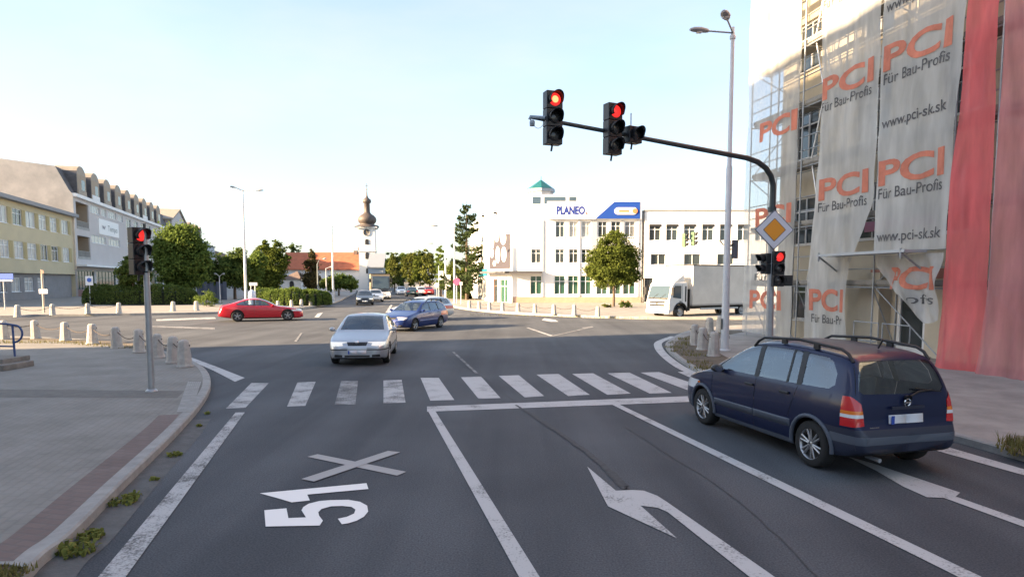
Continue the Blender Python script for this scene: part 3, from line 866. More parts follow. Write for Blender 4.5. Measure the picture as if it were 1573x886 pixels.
# white sign board
sg = MB(); sa, sb = FB.at(151, 350)[0], FB.at(181, 350)[0]
fbox(sg, FB, sa, sb, 9.75, 12.2, 0.0, 0.12)
sgo = sg.build('sign_board', WHITE, mb_)
tx = MB(); text_on(tx, 'Tempo', FB.p(sa + (sb - sa) * .42, 10.55, .135), FB.u, Vector((0, 0, 1)), (sb - sa) * .5, 0.9)
text_on(tx, 'w', FB.p(sa + (sb - sa) * .13, 10.6, .135), FB.u, Vector((0, 0, 1)), (sb - sa) * .18, 1.0, 1)
tx.build('lettering', [mat('sign_grey', (0.16, 0.2, 0.2), 0.6), mat('sign_dark', (0.12, 0.10, 0.13), 0.6)], sgo, recalc=False)

# --- houses further along the same side
for (x0, x1, h, colr, lab) in ((314, 331, 14.0, (0.40, 0.42, 0.46), 'grey blue flat roofed house with an orange end wall beyond the mansard block'),
                               (331, 350, 12.6, (0.34, 0.22, 0.20), 'dull red house half hidden by trees beyond the grey blue house'),
                               (350, 378, 12.0, (0.40, 0.38, 0.22), 'yellow green house farthest along the left side of the street')):
    u0, u1 = FB.at(x0, 420)[0] + .5, FB.at(x1, 420)[0]
    hm = MB(); hs = []
    n = max(3, int((u1 - u0) / 4.5))
    for k in range(n):
        for z in (1.2, 4.4, 7.6, 10.4):
            if z + 2 < h: hs.append((u0 + (k + .25) * (u1 - u0) / n, u0 + (k + .72) * (u1 - u0) / n, z, z + 1.7))
    wall_holes(hm, FB, u0, u1, 0, h, hs, 0.15); shell(hm, FB, u0, u1, 0, h, 12)
    hm.add([FB.p(u0 - .02, 0, 0), FB.p(u0 - .02, h, 0), FB.p(u0 - .02, h, -12), FB.p(u0 - .02, 0, -12)], [(0, 1, 2, 3)], 1)
    ho = hm.build('house', [mat('wall_' + lab.split()[0] + '_house', colr, 0.9, 0, .06, .5), mat('orange_plaster', (0.55, 0.25, 0.11), 0.9) if x0 < 320 else mat('pale_end_wall', (0.42, 0.36, 0.28), .9)], recalc=False)
    tag(ho, lab, 'house')
    for hh in hs: window(FB, hh, ho, WFRAME, PANE, 0.12, 1, False, False)
    r_ = MB(); fbox(r_, FB, u0 - .2, u1, h, h + .35, -12, .4); r_.build('roof', ROOFGREY, ho)

# --- white electronics shop across the junction
PANE_GLARE = mat('shop_pane_glare_grey', (.16, .17, .18), .2, 0, .2, 1, spec=.8)  # lighter grey put into shop panes to stand in for overexposure
Z = Vector((0, 0, 1))
FP = Face((0.0, 68.0), (1, 0))
PH = 10.3
pl = MB(); hp = []
def pcol(x0, x1): return FP.at(x0, 400)[0], FP.at(x1, 400)[0]
cols = [(816, 831), (853, 867), (874, 888), (893, 907), (918, 932), (938, 953), (959, 975)]
for i, (a, b) in enumerate(cols):
    u0, u1 = pcol(a, b)
    hp.append((u0, u1, 6.9, 8.55)); hp.append((u0, u1, 4.25, 5.7))
    hp.append((u0 - .1, u1 + .1, 1.0, 2.95))
hp = [h for h in hp if not (h[2] > 6 and h[0] < 3)]
UR = FP.uat(985)
wall_holes(pl, FP, 0, UR, 0, PH, hp, 0.2)
FPc = Face((-2.6, 72.0), (2.6, -4.0)); LC = math.hypot(2.6, 4.0)
FPl = Face((-6.2, 96.0), (3.6, -24.0)); LL = math.hypot(3.6, 24)
wall_holes(pl, FPc, 0, LC, 0, PH, [(1.0, 1.9, .1, 2.6), (2.3, 3.9, .1, 2.6)], 0.3)
wall_holes(pl, FPl, 0, LL, 0, PH, [(14.5, 18.0, .4, 2.7), (19, 22.0, .4, 2.7)], 0.2)
pl.poly([Vector(p) for p in ((0, 68, PH), (UR, 68, PH), (UR, 95, PH), (-6.2, 96, PH), (-2.6, 72, PH))])
pl.poly([(UR, 68, 0), (UR, 95, 0), (UR, 95, PH), (UR, 68, PH)])
pl.poly([(UR, 95, 0), (-6.2, 96, 0), (-6.2, 96, PH), (UR, 95, PH)])
po = pl.build('shop_building', WHITEPL, recalc=False)
tag(po, 'white three storey shop building with blue sign and teal roof lantern across the junction', 'shop')
for h in hp:
    if h[2] < 2: window(FP, h, po, WFRAME, PANE_GREEN, 0.15, 1, True, True)
    else: window(FP, h, po, WFRAME, (PANE, CURTAIN_GLARE, PANE, PANE_GLARE)[int(h[0] * 3.1 + h[2]) % 4], 0.15, 1, True, True)  # upper panes mixed paler in colour, imitating washed-out exposure
window(FPc, (1.0, 1.9, .1, 2.6), po, mat('brown_frame', (0.25, 0.13, 0.08), .6), PANE, .2, 0, True, False)
window(FPc, (2.3, 3.9, .1, 2.6), po, WFRAME, PANE_GREEN, .2, 1, True, False)
for h in [(14.5, 18.0, .4, 2.7), (19, 22.0, .4, 2.7)]: window(FPl, h, po, WFRAME, PANE, .15, 2, False, False)
for (a, b) in ((908.5, 916.5), (954, 958)):
    u0, u1 = pcol(a, b); pp = MB(); fbox(pp, FP, u0, u1, 4.1, 8.6, -0.02, 0.05)
    pp.build('panel', mat('grey_facade_panel', (0.42, 0.43, 0.44), .7), po)
pl_ = MB(); fbox(pl_, FP, 0.02, UR - .02, 0, 0.75, 0, 0.06); pl_.build('plinth', mat('sandstone_plinth', (0.45, 0.30, 0.22), .9, 0, .15, 1), po)
co = MB(); fbox(co, FP, -.3, FP.uat(832), 3.2, 3.42, 0, 1.1); fbox(co, FPc, 0, LC + .3, 3.2, 3.42, 0, 1.1); co.build('canopy', mat('dark_canopy', (0.08, 0.08, 0.09), .6), po)
for x in (833, 889, 979):
    pi = MB(); fbox(pi, FP, FP.uat(x) - .1, FP.uat(x) + .1, .75, PH - 1.6, 0, .09)
    pi.build('downpipe', mat('pale_pipe', (0.6, 0.6, 0.6), .5), po)
# fascia with letters and blue end panel
fs = MB(); f0, f1 = FP.uat(840), FP.uat(983)
fbox(fs, FP, f0, f1, 8.75, PH + .25, 0.02, 0.32)
fo = fs.build('fascia_sign', mat('sign_white', (0.82, 0.82, 0.82), .5), po)
BLUE = mat('sign_blue', (0.002, 0.050, 0.30), .7); LBLUE = mat('letter_blue', (0.012, 0.035, 0.24), .6)
bl = MB()
q = [FP.at(914, 339)[0], FP.at(943, 320)[0], FP.at(982, 320)[0], FP.at(982, 338)[0]]
bl.prism([FP.p(q[0], 8.78, .325), FP.p(q[3], 8.78, .325), FP.p(q[2], PH + .2, .325), FP.p(q[1], PH + .2, .325)], FP.n * .03)
bo = bl.build('blue_panel', BLUE, fo)
pb = MB()
c0, c1, zc, rr_ = FP.uat(947), FP.uat(971), 9.55, .36
pill = [(c1 + rr_ * math.cos(R(a)), zc + rr_ * math.sin(R(a))) for a in range(-90, 91, 15)] + [(c0 + rr_ * math.cos(R(a)), zc + rr_ * math.sin(R(a))) for a in range(90, 271, 15)]
pb.prism([FP.p(x, z, .36) for x, z in pill], FP.n * .05, 0)
pill2 = [(c1 + .12 + (rr_ - .1) * math.cos(R(a)), zc + (rr_ - .1) * math.sin(R(a))) for a in range(0, 360, 24)]
pb.prism([FP.p(x, z, .412) for x, z in pill2], FP.n * .02, 1)
fbox(pb, FP, c0 + .1, c1 - .5, zc - .1, zc + .1, .412, .43, 1)
pb.build('pill_logo', [mat('pill_white', (0.8, 0.74, 0.72), .5), mat('pill_orange', (0.75, 0.22, 0.08), .5)], fo)
tx = MB(); a0, a1 = FP.uat(854), FP.uat(897)
text_on(tx, 'PLANEO', FP.p(a0, 9.25, .335), FP.u, Z, a1 - a0, 0.76, 0, 0.045)
dt = FP.uat(899.5)
tx.prism([FP.p(dt + .1 * math.cos(R(a)), 9.32 + .1 * math.sin(R(a)), .33) for a in range(0, 360, 45)], FP.n * .01, 1)
tx.build('lettering', [LBLUE, mat('dot_red', (0.6, 0.05, 0.04), .5)], fo, recalc=False)
# banner with round shapes on the chamfered corner
bn = MB(); fbox(bn, FPc, .35, LC - .35, 3.7, 7.3, 0.02, 0.07)
bno = bn.build('banner', mat('banner_grey', (0.038, 0.034, 0.048), .7, 0, .2, .6), po)
bc = MB(); rb_ = random.Random(2)
for (x, z, r1, r2) in ((.9, 6.6, .42, .8), (1.9, 7.3, .5, .75), (3.2, 6.9, .55, .7), (3.3, 5.2, .5, .8), (2.1, 5.2, .42, .9), (.9, 5.4, .35, .5), (1.4, 4.3, .3, .3)):
    bc.prism([FPc.p(x + r1 * math.cos(R(a)), z + r2 * math.sin(R(a)), .075 + .003 * rb_.random()) for a in range(0, 360, 20)], FPc.n * .012)
bc.build('banner_print', WHITE, bno)
# teal strip sign on the receding left wall
ts = MB()
for k, (a, b) in enumerate(((15.0, 16.4), (16.7, 18.2), (18.5, 20.0), (20.3, 21.6), (21.9, 23.2))): fbox(ts, FPl, a, b, 2.95, 3.75, .02, .15)
ts.build('strip_sign', mat('teal_sign', (0.02, 0.22, 0.28), .5), po)
# roof: set back storey, lantern with teal cone, pergola frame
FT = Face((2.1, 74.0), (1, 0))
tp = MB(); fbox(tp, FT, 0, 5.3, PH, PH + 1.75, -6, 0); tpo = tp.build('roof_storey', WHITEPL, po)
tw = MB(); fbox(tw, FT, .2, 1.1, PH + .35, PH + 1.5, 0.0, .04); fbox(tw, FT, 1.5, 3.9, PH + .35, PH + 1.5, 0, .04); fbox(tw, FT, 4.3, 5.1, PH + .35, PH + 1.5, 0, .04)
tw.build('pane', mat('blue_grey_glass', (0.05, 0.08, 0.11), .1, spec=.8), tpo)
lt = MB(); lc = Vector((3.35, 76.5, 0))
lt.lathe([(1.45, PH + 1.7), (1.45, PH + 2.6), (1.5, PH + 2.62)], lc, 8, smooth=False)
lto = lt.build('lantern', mat('lantern_grey_white', (.36, .37, .385), .8), po)
lb_ = MB(); lb_.lathe([(1.62, PH + 2.28), (1.62, PH + 2.62)], lc, 8, smooth=False); lb_.build('band', mat('lantern_band', (.20, .24, .28), .6), lto)
lb_ = MB(); lb_.lathe([(1.48, PH + 1.62), (1.48, PH + 1.9)], lc, 8, smooth=False); lb_.build('base_band', mat('lantern_band', (.20, .24, .28), .6), lto)
lr = MB(); lr.lathe([(1.6, PH + 2.6), (1.55, PH + 2.7), (0.03, PH + 3.75)], lc, 8, smooth=False); lr.tube([lc + Z * (PH + 3.7), lc + Z * (PH + 4.1)], .05)
lr.build('cone_roof', mat('teal_roof', (0.012, 0.10, 0.11), .4), lto)
pg = MB()
for x in (-1.2, .2, 1.6): pg.tube([(x, 71, PH), (x, 71, PH + 1.0)], .05, 6)
pg.tube([(-1.4, 71, PH + 1.0), (2.0, 71, PH + 1.2)], .06, 6); pg.tube([(-1.4, 74, PH + 1.0), (2.0, 74, PH + 1.2)], .06, 6)
xa, xb = FP.uat(903), FP.uat(940)
pg.tube([(xa, 70, PH), (xa, 70, PH + 1.5)], .05, 6); pg.tube([(xb, 70, PH), (xb, 70, PH + 1.6)], .05, 6); pg.tube([(xa, 70, PH + .9), (xb, 70, PH + 1.5)], .03, 6)
pg.build('roof_frame', mat('pale_pipe', (0.6,) * 3, .5), po)
for (px, py) in ((742, 332), (760, 327), (775, 332)):
    fl = MB(); p = PT(px, py, 70.5); fl.box(p, (.28, .3, .2), .3); fl.tube([p, p + Vector((.2, 1.6, -.3))], .03, 5)
    fl.build('floodlight', BLACK, po)

# --- plain white office to its right
FW = Face((UR + .30, 67.9), (1, 0)); WH = 9.6; WU = FW.uat(1240)
wm = MB(); hw_ = []
for (a, b) in ((996, 1014), (1022, 1040), (1049, 1067), (1077, 1095), (1104, 1122), (1131, 1149), (1158, 1176), (1185, 1203)): hw_.append((FW.uat(a), FW.uat(b), 6.55, 8.2))
for (a, b) in ((999, 1023), (1050, 1076), (1101, 1127), (1152, 1178)): hw_.append((FW.uat(a), FW.uat(b), 4.05, 5.2))
gr_ = [(FW.uat(987), FW.uat(1003), .2, 2.7), (FW.uat(1012), FW.uat(1030), .9, 2.7), (FW.uat(1060), FW.uat(1090), .9, 2.7), (FW.uat(1110), FW.uat(1140), .9, 2.7)]
wall_holes(wm, FW, 0, WU, 0, WH, hw_ + gr_, 0.22); shell(wm, FW, 0, WU, 0, WH, 14)
wo = wm.build('office_building', WHITEPL, recalc=False)
tag(wo, 'plain white flat roofed office with dark windows behind the parked truck', 'building')
for i, h in enumerate(hw_): window(FW, h, wo, WFRAME, PANE, .18, 1, i < 8, True)
for h in gr_: window(FW, h, wo, mat('dark_frame', (.06, .06, .06), .6), PANE, .18, 1, True, False)
for h in hw_[:8]:
    ld = MB(); fbox(ld, FW, h[0], h[1], 8.0, 8.22, -.2, .04); ld.build('blind_box', DARKOPEN, wo)
cpn = MB(); fbox(cpn, FW, -.1, WU, WH, WH + .12, -14, .12); cpn.build('coping', CONCGREY, wo)

# --- church
TY = 150.0
tb = PT(566, 449, TY); tb.z = 0
ch = empty('church_tower', tb, R(8), 'white church tower with a clock and a brown onion dome', 'church tower')
HT = PT(566, 349, TY).z
cm_ = MB(); hw = 1.82
cm_.box((0, 0, HT / 2), (2 * hw, 2 * hw, HT)); cm_.build('wall', mat('church_white', (0.72, 0.71, 0.69), .9, 0, .05, .4), ch)
cc = MB()
cc.box((0, 0, HT - .2), (2 * hw + .9, 2 * hw + .9, .35)); cc.box((0, 0, HT * .62), (2 * hw + .25, 2 * hw + .25, .25)); cc.build('cornice', mat('church_trim', (0.66, 0.64, 0.6), .9), ch)
def zt(py): return PT(566, py, TY).z
dm = MB()
dm.lathe([(2.75, HT - .05), (2.5, zt(346.5)), (1.55, zt(345)), (1.6, zt(344)), (1.95, zt(341.5)), (2.1, zt(338)), (1.98, zt(334.5)), (1.6, zt(331.5)), (1.05, zt(329)), (.76, zt(327)), (.68, zt(325)), (.64, zt(312.5)), (.9, zt(311.5)), (.98, zt(309)), (.85, zt(306.5)), (.42, zt(304.5)), (.17, zt(301)), (.05, zt(291))], (0, 0, 0), 16)
dm.build('onion_dome', mat('brown_dome', (0.085, 0.068, 0.060), .6, 0, .25, .8), ch)
cr_ = MB(); z_ = zt(291); cr_.lathe([(0.001, -.22), (.2, 0), (.001, .22)], (0, 0, z_), 10); cr_.box((0, 0, z_ + .7), (.1, .1, 1.2)); cr_.box((0, 0, z_ + .8), (.6, .1, .1))
cr_.build('cross', mat('dull_gilt', (.2, .16, .1), .5), ch)
ck = MB(); ck.lathe([(.001, .02), (.75, .02), (.75, -.05)], (0, -hw - .06, zt(358)), 20, 'Y'); co_ = ck.build('clock_face', mat('clock_dark', (.10, .10, .11), .6), ch)
hd = MB(); hd.box((0, -hw - .1, zt(358) + .2), (.07, .03, .5)); hd.box((.2, -hw - .1, zt(358)), (.4, .03, .07)); hd.build('clock_hand', mat('hand_gilt', (.5, .4, .2), .5), co_)
def arched(mb, x, z0, z1, w_, y):
    pts = [(x - w_, z0), (x + w_, z0)] + [(x + w_ * math.cos(R(a)), z1 - w_ + w_ * math.sin(R(a))) for a in range(0, 181, 30)]
    mb.prism([(a, y, b) for a, b in pts], (0, -.06, 0))
for (x, y0, y1, w_) in ((.0, 376, 368, .4), (.0, 398, 388, .4), (0, 420, 412, .3)):
    am = MB(); arched(am, x, zt(y0), zt(y1), w_, -hw - .02); am.build('window', DARKOPEN, ch)
# nave
n0, n1 = PT(431, 450, TY + 2), PT(557, 450, TY + 2)
FN = Face(n0, (1, 0)); NL = n1.x - n0.x
ez, rz_ = PT(500, 413, TY + 2).z, PT(500, 389, TY + 7).z
nv = MB(); wall_holes(nv, FN, 0, NL, 0, ez, [(NL - 3.2, NL - 2.2, 1.2, 3.6), (NL - 8, NL - 7, 1.2, 3.6), (NL - 13, NL - 12, 1.2, 3.6)], .25); shell(nv, FN, 0, NL, 0, ez, 11)
nv.poly([FN.p(0, ez, 0), FN.p(0, ez, -11), FN.p(0, rz_, -5.5)]); nv.poly([FN.p(NL, ez, 0), FN.p(NL, rz_, -5.5), FN.p(NL, ez, -11)])
no = nv.build('church_nave', MATS['church_white'], recalc=False); tag(no, 'long white church nave with a red tiled roof left of the tower', 'church')
for h in [(NL - 3.2, NL - 2.2, 1.2, 3.6), (NL - 8, NL - 7, 1.2, 3.6), (NL - 13, NL - 12, 1.2, 3.6)]: window(FN, h, no, WFRAME, PANE, .2, 0, True, False)
nr = MB()
for d0, d1 in ((.6, -5.5), (-11.6, -5.5)):
    nr.prism([FN.p(-.4, ez - .25, d0), FN.p(NL + .2, ez - .25, d0), FN.p(NL + .2, rz_, d1), FN.p(-.4, rz_, d1)], (0, 0, .22))
nro = nr.build('roof', REDTILE, no)
cn = MB(); cn.box(FN.p(NL - 1.2, rz_ - .4, -4), (1.0, 1.0, 3.4)); cn.build('chimney', BROWNTILE, nro)
cn = MB(); cn.box(FN.p(NL - 2.6, rz_ - .2, -5), (.8, .8, 1.6)); cn.build('chimney', BROWNTILE, nro)
# low annexe right of the tower
FA = Face(PT(566, 450, TY - 9), (1, .12)); am = MB()
AW = 3.2
wall_holes(am, FA, 0, AW, 0, 5.2, [(1.0, 1.8, 1.2, 3.2)], .2); shell(am, FA, 0, AW, 0, 5.2, 6)
am.poly([FA.p(0, 5.2, 0), FA.p(0, 5.2, -6), FA.p(0, 7.6, -6)])
ao = am.build('annexe', mat('pale_blue_plaster', (0.42, 0.46, 0.50), .9), recalc=False); tag(ao, 'small pale blue annexe beneath the church tower', 'building')
for h in ((1.0, 1.8, 1.2, 3.2),): window(FA, h, ao, WFRAME, PANE, .16, 0)
ar = MB(); ar.prism([FA.p(-.2, 5.1, .4), FA.p(AW + .2, 5.1, .4), FA.p(AW + .2, 8.2, -6.2), FA.p(-.2, 8.2, -6.2)], (0, 0, .2)); ar.build('roof', mat('blue_grey_roof', (.25, .28, .32), .7), ao)
# chapel
CY = 100.0
c0 = PT(434, 450, CY); FC = Face(c0, (1, -.15)); CW = 3.0; ce = PT(450, 429, CY).z; cp_ = PT(450, 416, CY).z
cm2 = MB(); wall_holes(cm2, FC, 0, CW, 0, ce, [(1.2, 1.9, .9, 2.0)], .2); shell(cm2, FC, 0, CW, 0, ce, 4)
cho = cm2.build('chapel', MATS['church_white'], recalc=False); tag(cho, 'tiny white chapel with a dark pyramid roof behind the right hedge', 'chapel')
wn_ = MB(); pts = [(1.2, .9), (1.9, .9)] + [(1.55 + .35 * math.cos(R(a)), 2.0 + .35 * math.sin(R(a))) for a in range(0, 181, 30)]
wn_.prism([FC.p(x, z, .01) for x, z in pts], FC.n * .03); wn_.build('window', DARKOPEN, cho)
cr2 = MB(); top = FC.p(CW / 2, cp_, -2); cs = [FC.p(-.25, ce, .25), FC.p(CW + .25, ce, .25), FC.p(CW + .25, ce, -4.25), FC.p(-.25, ce, -4.25)]
cr2.add(cs + [top], [(0, 1, 4), (1, 2, 4), (2, 3, 4), (3, 0, 4), (3, 2, 1, 0)]); cr2.build('roof', BROWNTILE, cho)
# dark garden wall behind the hedges
gwl = MB(); a, b = G(306, 463), G(346, 462.5); FG = Face(a, b - a); fbox(gwl, FG, 0, (b - a).length, .1, 2.1, -.3, 0)
for k in range(5): fbox(gwl, FG, k * (b - a).length / 4 - .2, k * (b - a).length / 4 + .2, .1, 2.3, -.4, .1)
gwo = gwl.build('garden_wall', mat('blue_grey_wall', (.07, .085, .12), .9, 0, .1, 1)); tag(gwo, 'dark blue grey garden wall between the two clipped hedges', 'wall')
# ------------------------------------------------------------------ scaffolded corner house on the right
from mathutils import noise as mnoise
FS = Face(G(1140, 519), -vpdir(600))
DW = -1.35                                    # the wall stands this far behind the nets
FH = Face(FS.p(0.35, 0, DW), FS.u)
HE, HT2 = 30.0, 19.0
PLA = mat('house_plaster', (0.57, 0.51, 0.40), 0.92, 0, 0.10, 0.7)
hs = []
for j, z0 in enumerate((3.9, 7.3, 10.7, 14.1)):
    for u0 in (0.9, 4.6, 8.2, 12.2, 16, 20, 24): hs.append((u0, u0 + 1.5, z0, z0 + 1.9))
door = (FH.uat(1378), FH.uat(1424), 0.15, 2.35)
gw_ = [(1.0, 2.6, .9, 2.5), (12.2, 14.2, .9, 2.5), (16, 18, .9, 2.5)]
hm = MB()
wall_holes(hm, FH, 0, HE, 0, HT2, hs + [door] + gw_, 0.22); shell(hm, FH, 0, HE, 0, HT2, 14)
house = hm.build('corner_house', PLA, recalc=False)
tag(house, 'beige corner house under repair hidden behind scaffolding and nets', 'building')
for h in hs + gw_: window(FH, h, house, WFRAME, PANE, .18, 1, True, True)
dmb = MB()
a, b, c, e = door
fbox(dmb, FH, a, a + .14, c, e, -.18, -.06); fbox(dmb, FH, b - .14, b, c, e, -.18, -.06); fbox(dmb, FH, a + .14, b - .14, e - .14, e, -.18, -.06); fbox(dmb, FH, a + .14, b - .14, c, c + .22, -.18, -.06)
dob = dmb.build('door', WFRAME, house)
pn = MB(); fbox(pn, FH, a + .14, b - .14, c + .22, e - .14, -.14, -.11); pn.build('pane', PANE, dob)
st_ = MB(); fbox(st_, FH, a - .3, b + .3, 0, .15, -.15, .5); st_.build('door_step', CONCGREY, house)
pr_ = MB(); fbox(pr_, FH, FH.uat(1338), FH.uat(1370), .1, 2.75, 0.002, .45); pr_.build('porch_pier', PLA, house)
pk = MB(); fbox(pk, FH, 5.2, 8.2, 4.15, 4.5, 0.003, .05); pk.build('insulation_strip', mat('pink_insulation', (0.42, 0.20, 0.30), .8), house)
rb2 = MB(); fbox(rb2, FH, 5.6, 9.0, 2.55, 2.85, 0.003, .06); rb2.build('door_frieze', mat('dull_red_band', (0.38, 0.17, 0.13), .85), house)
cn2 = MB(); fbox(cn2, FH, -.1, HE, HT2, HT2 + .4, -14, .5); cn2.build('cornice', CONCGREY, house)

# scaffold: standards, ledgers, guard rails, decks, braces, ladders
SCAF = mat('scaffold_tube', (0.33, 0.35, 0.37), 0.45, 0.5, 0.2, 8)
DECK = mat('scaffold_deck', (0.23, 0.22, 0.20), 0.8, 0.1, 0.25, 4)
sc = empty('scaffold', FS.p(6, 0, -.5), 0, 'tube scaffold with decks and ladders wrapped round the corner house', 'scaffold')
SU = [0.08, 2.0, 3.58, 4.74, 7.52, 10.32, 11.6, 14.2, 16.8, 19.4, 22, 24.6, 27.2, 29.8]
LV = [2.36, 4.56, 6.77, 8.93, 11.1, 13.3, 15.5, 17.7]
def spart(mb, name, m):
    o = mb.build(name, m); o.parent = sc; o.matrix_parent_inverse = Matrix.Translation(-sc.location)
    return o
for u_ in SU:
    for d_ in (-.12, -.98):
        m_ = MB(); m_.tube([FS.p(u_, 0.02, d_), FS.p(u_, 19.4, d_)], .028, 7); fbox(m_, FS, u_ - .08, u_ + .08, .0, .03, d_ - .08, d_ + .08); spart(m_, 'standard', SCAF)
    for z in LV[:7]:
        m_ = MB(); m_.tube([FS.p(u_, z - .08, -.12), FS.p(u_, z - .08, -.98)], .024, 6); spart(m_, 'transom', SCAF)
    m_ = MB(); m_.tube([FS.p(u_, 2.2, -.12), FS.p(u_, .4, -.98)], .02, 6); spart(m_, 'stay', SCAF)
for i, z in enumerate(LV):
    for dz in (-.1, .5, 1.0):
        m_ = MB(); m_.tube([FS.p(0, z + dz, -.17), FS.p(29.9, z + dz, -.17)], .022, 6); spart(m_, 'ledger', SCAF)
    m_ = MB(); m_.tube([FS.p(0, z - .1, -.93), FS.p(29.9, z - .1, -.93)], .022, 6); spart(m_, 'ledger', SCAF)
    for a, b in list(zip(SU[:9], SU[1:10])) + [(19.4, 29.8)]:
        m_ = MB(); fbox(m_, FS, a + .04, b - .04, z - .05, z, -.92, -.22); fbox(m_, FS, a + .04, b - .04, z, z + .14, -.2, -.175)
        spart(m_, 'deck', DECK)
for k, z in enumerate([.15] + LV[:-1]):
    for (a, b) in ((SU[0], SU[2]), (SU[4], SU[5]), (SU[6], SU[7])):
        p0, p1 = (a, b) if k % 2 else (b, a)
        m_ = MB(); m_.tube([FS.p(p0, z, -.2), FS.p(p1, z + 2.1, -.2)], .02, 6); spart(m_, 'brace', SCAF)
for k, z in enumerate([.12] + LV[:-1]):
    m_ = MB()
    u0, u1 = (3.8, 4.45) if k % 2 else (4.5, 3.85)
    for d_ in (-.35, -.72): m_.tube([FS.p(u0, z, d_), FS.p(u1, z + 2.3, d_)], .03, 6)
    for q in range(8):
        t = (q + .5) / 8; m_.tube([FS.p(u0 + (u1 - u0) * t, z + 2.3 * t, -.35), FS.p(u0 + (u1 - u0) * t, z + 2.3 * t, -.72)], .016, 5)
    spart(m_, 'ladder', mat('ladder_alloy', (0.62, 0.63, 0.64), .4, .4))
# projecting platform over the entrance with brackets
cp2 = MB(); fbox(cp2, FS, 5.9, 9.75, 3.28, 3.36, .04, .78); spart(cp2, 'platform', mat('platform_alloy', (0.44, 0.46, 0.48), .5, .3))
for u_ in (6.0, 9.6):
    m_ = MB(); m_.tube([FS.p(u_, 3.26, .74), FS.p(u_, 2.7, -.1)], .03, 6); m_.tube([FS.p(u_, 3.4, .76), FS.p(u_, 3.12, .76)], .035, 6); spart(m_, 'bracket', SCAF)
for u_ in (6.75, 8.02):
    m_ = MB(); r_ = .16
    pts = [FS.p(u_, 1.15, -.1)] + [FS.p(u_, .55 + r_, -.1)] + [FS.p(u_ + r_ - r_ * math.cos(R(a)), .55 + r_ - r_ * math.sin(R(a)), -.1) for a in (30, 60, 90)] + [FS.p(u_ + 1.1 - r_ + r_ * math.sin(R(a)), .55 + r_ - r_ * math.cos(R(a)), -.1) for a in (0, 30, 60, 90)] + [FS.p(u_ + 1.1, 1.15, -.1), FS.p(u_, 1.15, -.1)]
    m_.tube(pts, .02, 6); spart(m_, 'guard_frame', SCAF)

# nets
def sag(u, z, amp=1.0, seed=0.0):
    return amp * 1.5 * (0.075 * mnoise.noise(Vector((u * .9 + seed, z * .25, seed))) + 0.03 * mnoise.noise(Vector((u * 3.3, z * .7, seed + 4))) + .012 * mnoise.noise(Vector((u * 8, z * 1.5, seed + 9)))) + .03
def net(name, left, right, z0, z1, m, label, seed, amp=1.0, nu=26, step=.22, hang=None, bottom=None, group=None):
    mb = MB(); V = []; nz = max(2, int((z1 - z0) / step))
    for j in range(nz + 1):
        z = z0 + (z1 - z0) * j / nz
        a = left(z) + .05 * mnoise.noise(Vector((z * .9, seed, 0))); b = right(z) + .06 * mnoise.noise(Vector((z * .8, seed, 5)))
        for i in range(nu + 1):
            u = a + (b - a) * i / nu
            zz = z
            if bottom and j < 6: zz = z + bottom(u) * (1 - j / 6)
            d = sag(u, z, amp, seed) + (hang(u, z) if hang else 0)
            V.append(FS.p(u, zz, d))
    Fc = [(j * (nu + 1) + i, j * (nu + 1) + i + 1, (j + 1) * (nu + 1) + i + 1, (j + 1) * (nu + 1) + i) for j in range(nz) for i in range(nu)]
    mb.add(V, Fc, 0, True)
    o = mb.build(name, m, None, recalc=False)
    return tag(o, label, 'scaffold net', group)
def lettering(parent, items, amp, seed, mats, hang=None):
    """printed words lying on the net, following its folds; each word a part"""
    for (txt, u_, z_, wd, hg, mi, bold) in items:
        mb = MB()
        text_on(mb, txt, (u_, 0, z_), (1, 0, 0), (0, 0, 1), wd, hg, 0, bold)
        me = bpy.data.meshes.new('lettering'); me.from_pydata(mb.v, [], mb.f)
        me.materials.append(mats[mi])
        bm = bmesh.new(); bm.from_mesh(me)
        us = [v[0] for v in mb.v]
        x = min(us)
        while x < max(us):
            bmesh.ops.bisect_plane(bm, geom=bm.verts[:] + bm.edges[:] + bm.faces[:], plane_co=(x, 0, 0), plane_no=(1, 0, 0)); x += .16
        for v in bm.verts:
            u, z = v.co.x, v.co.z
            v.co = FS.p(u, z, sag(u, z, amp, seed) + .016 + (hang(u, z) if hang else 0))
        bm.to_mesh(me); bm.free()
        o = bpy.data.objects.new('lettering', me); COL.objects.link(o); o.parent = parent
NETG = net_mat('grey_net', (0.64, 0.645, 0.625), 0.74)
NETTHIN = net_mat('thin_grey_net', (0.58, 0.585, 0.57), 0.60)
NETR = net_mat('red_net', (0.84, 0.19, 0.195), 0.80)
NETR2 = net_mat('thin_red_net', (0.76, 0.31, 0.315), 0.58)
ORNG = mat('print_orange', (0.50, 0.17, 0.11), .85, 0, .25, 2); DKP = mat('print_dark', (0.10, 0.10, 0.105), .85, 0, .3, 2)
n0 = net('scaffold_net', lambda z: 0.0, lambda z: 3.5, .3, 19.2, NETTHIN, 'thin grey net on the far end of the scaffold behind the mast', 1.0, .9, 30, .3)
lettering(n0, [('PCI', .95, 8.1, 2.5, .72, 0, .03), ('PCI', .55, 1.35, 2.3, .72, 0, .03), ('Für', .9, 2.5, .9, .26, 1, 0), ('PCI', .9, 4.7, 2.4, .7, 0, .03)], .9, 1.0, [ORNG, DKP])
def n1r(z): return 7.57 if z > 4.9 else (6.55 if z < 3.0 else 6.55 + 1.02 * (z - 3.0) / 1.9)
n1 = net('scaffold_net', lambda z: 4.35 + min(.45, max(0, (z - 1) * .07)), n1r, .12, 19.2, NETG, 'grey printed net reaching the ground left of the entrance', 3.0, 1.0, 34, .22, None, lambda u: .06 * math.sin(u * 9))
rows1 = []
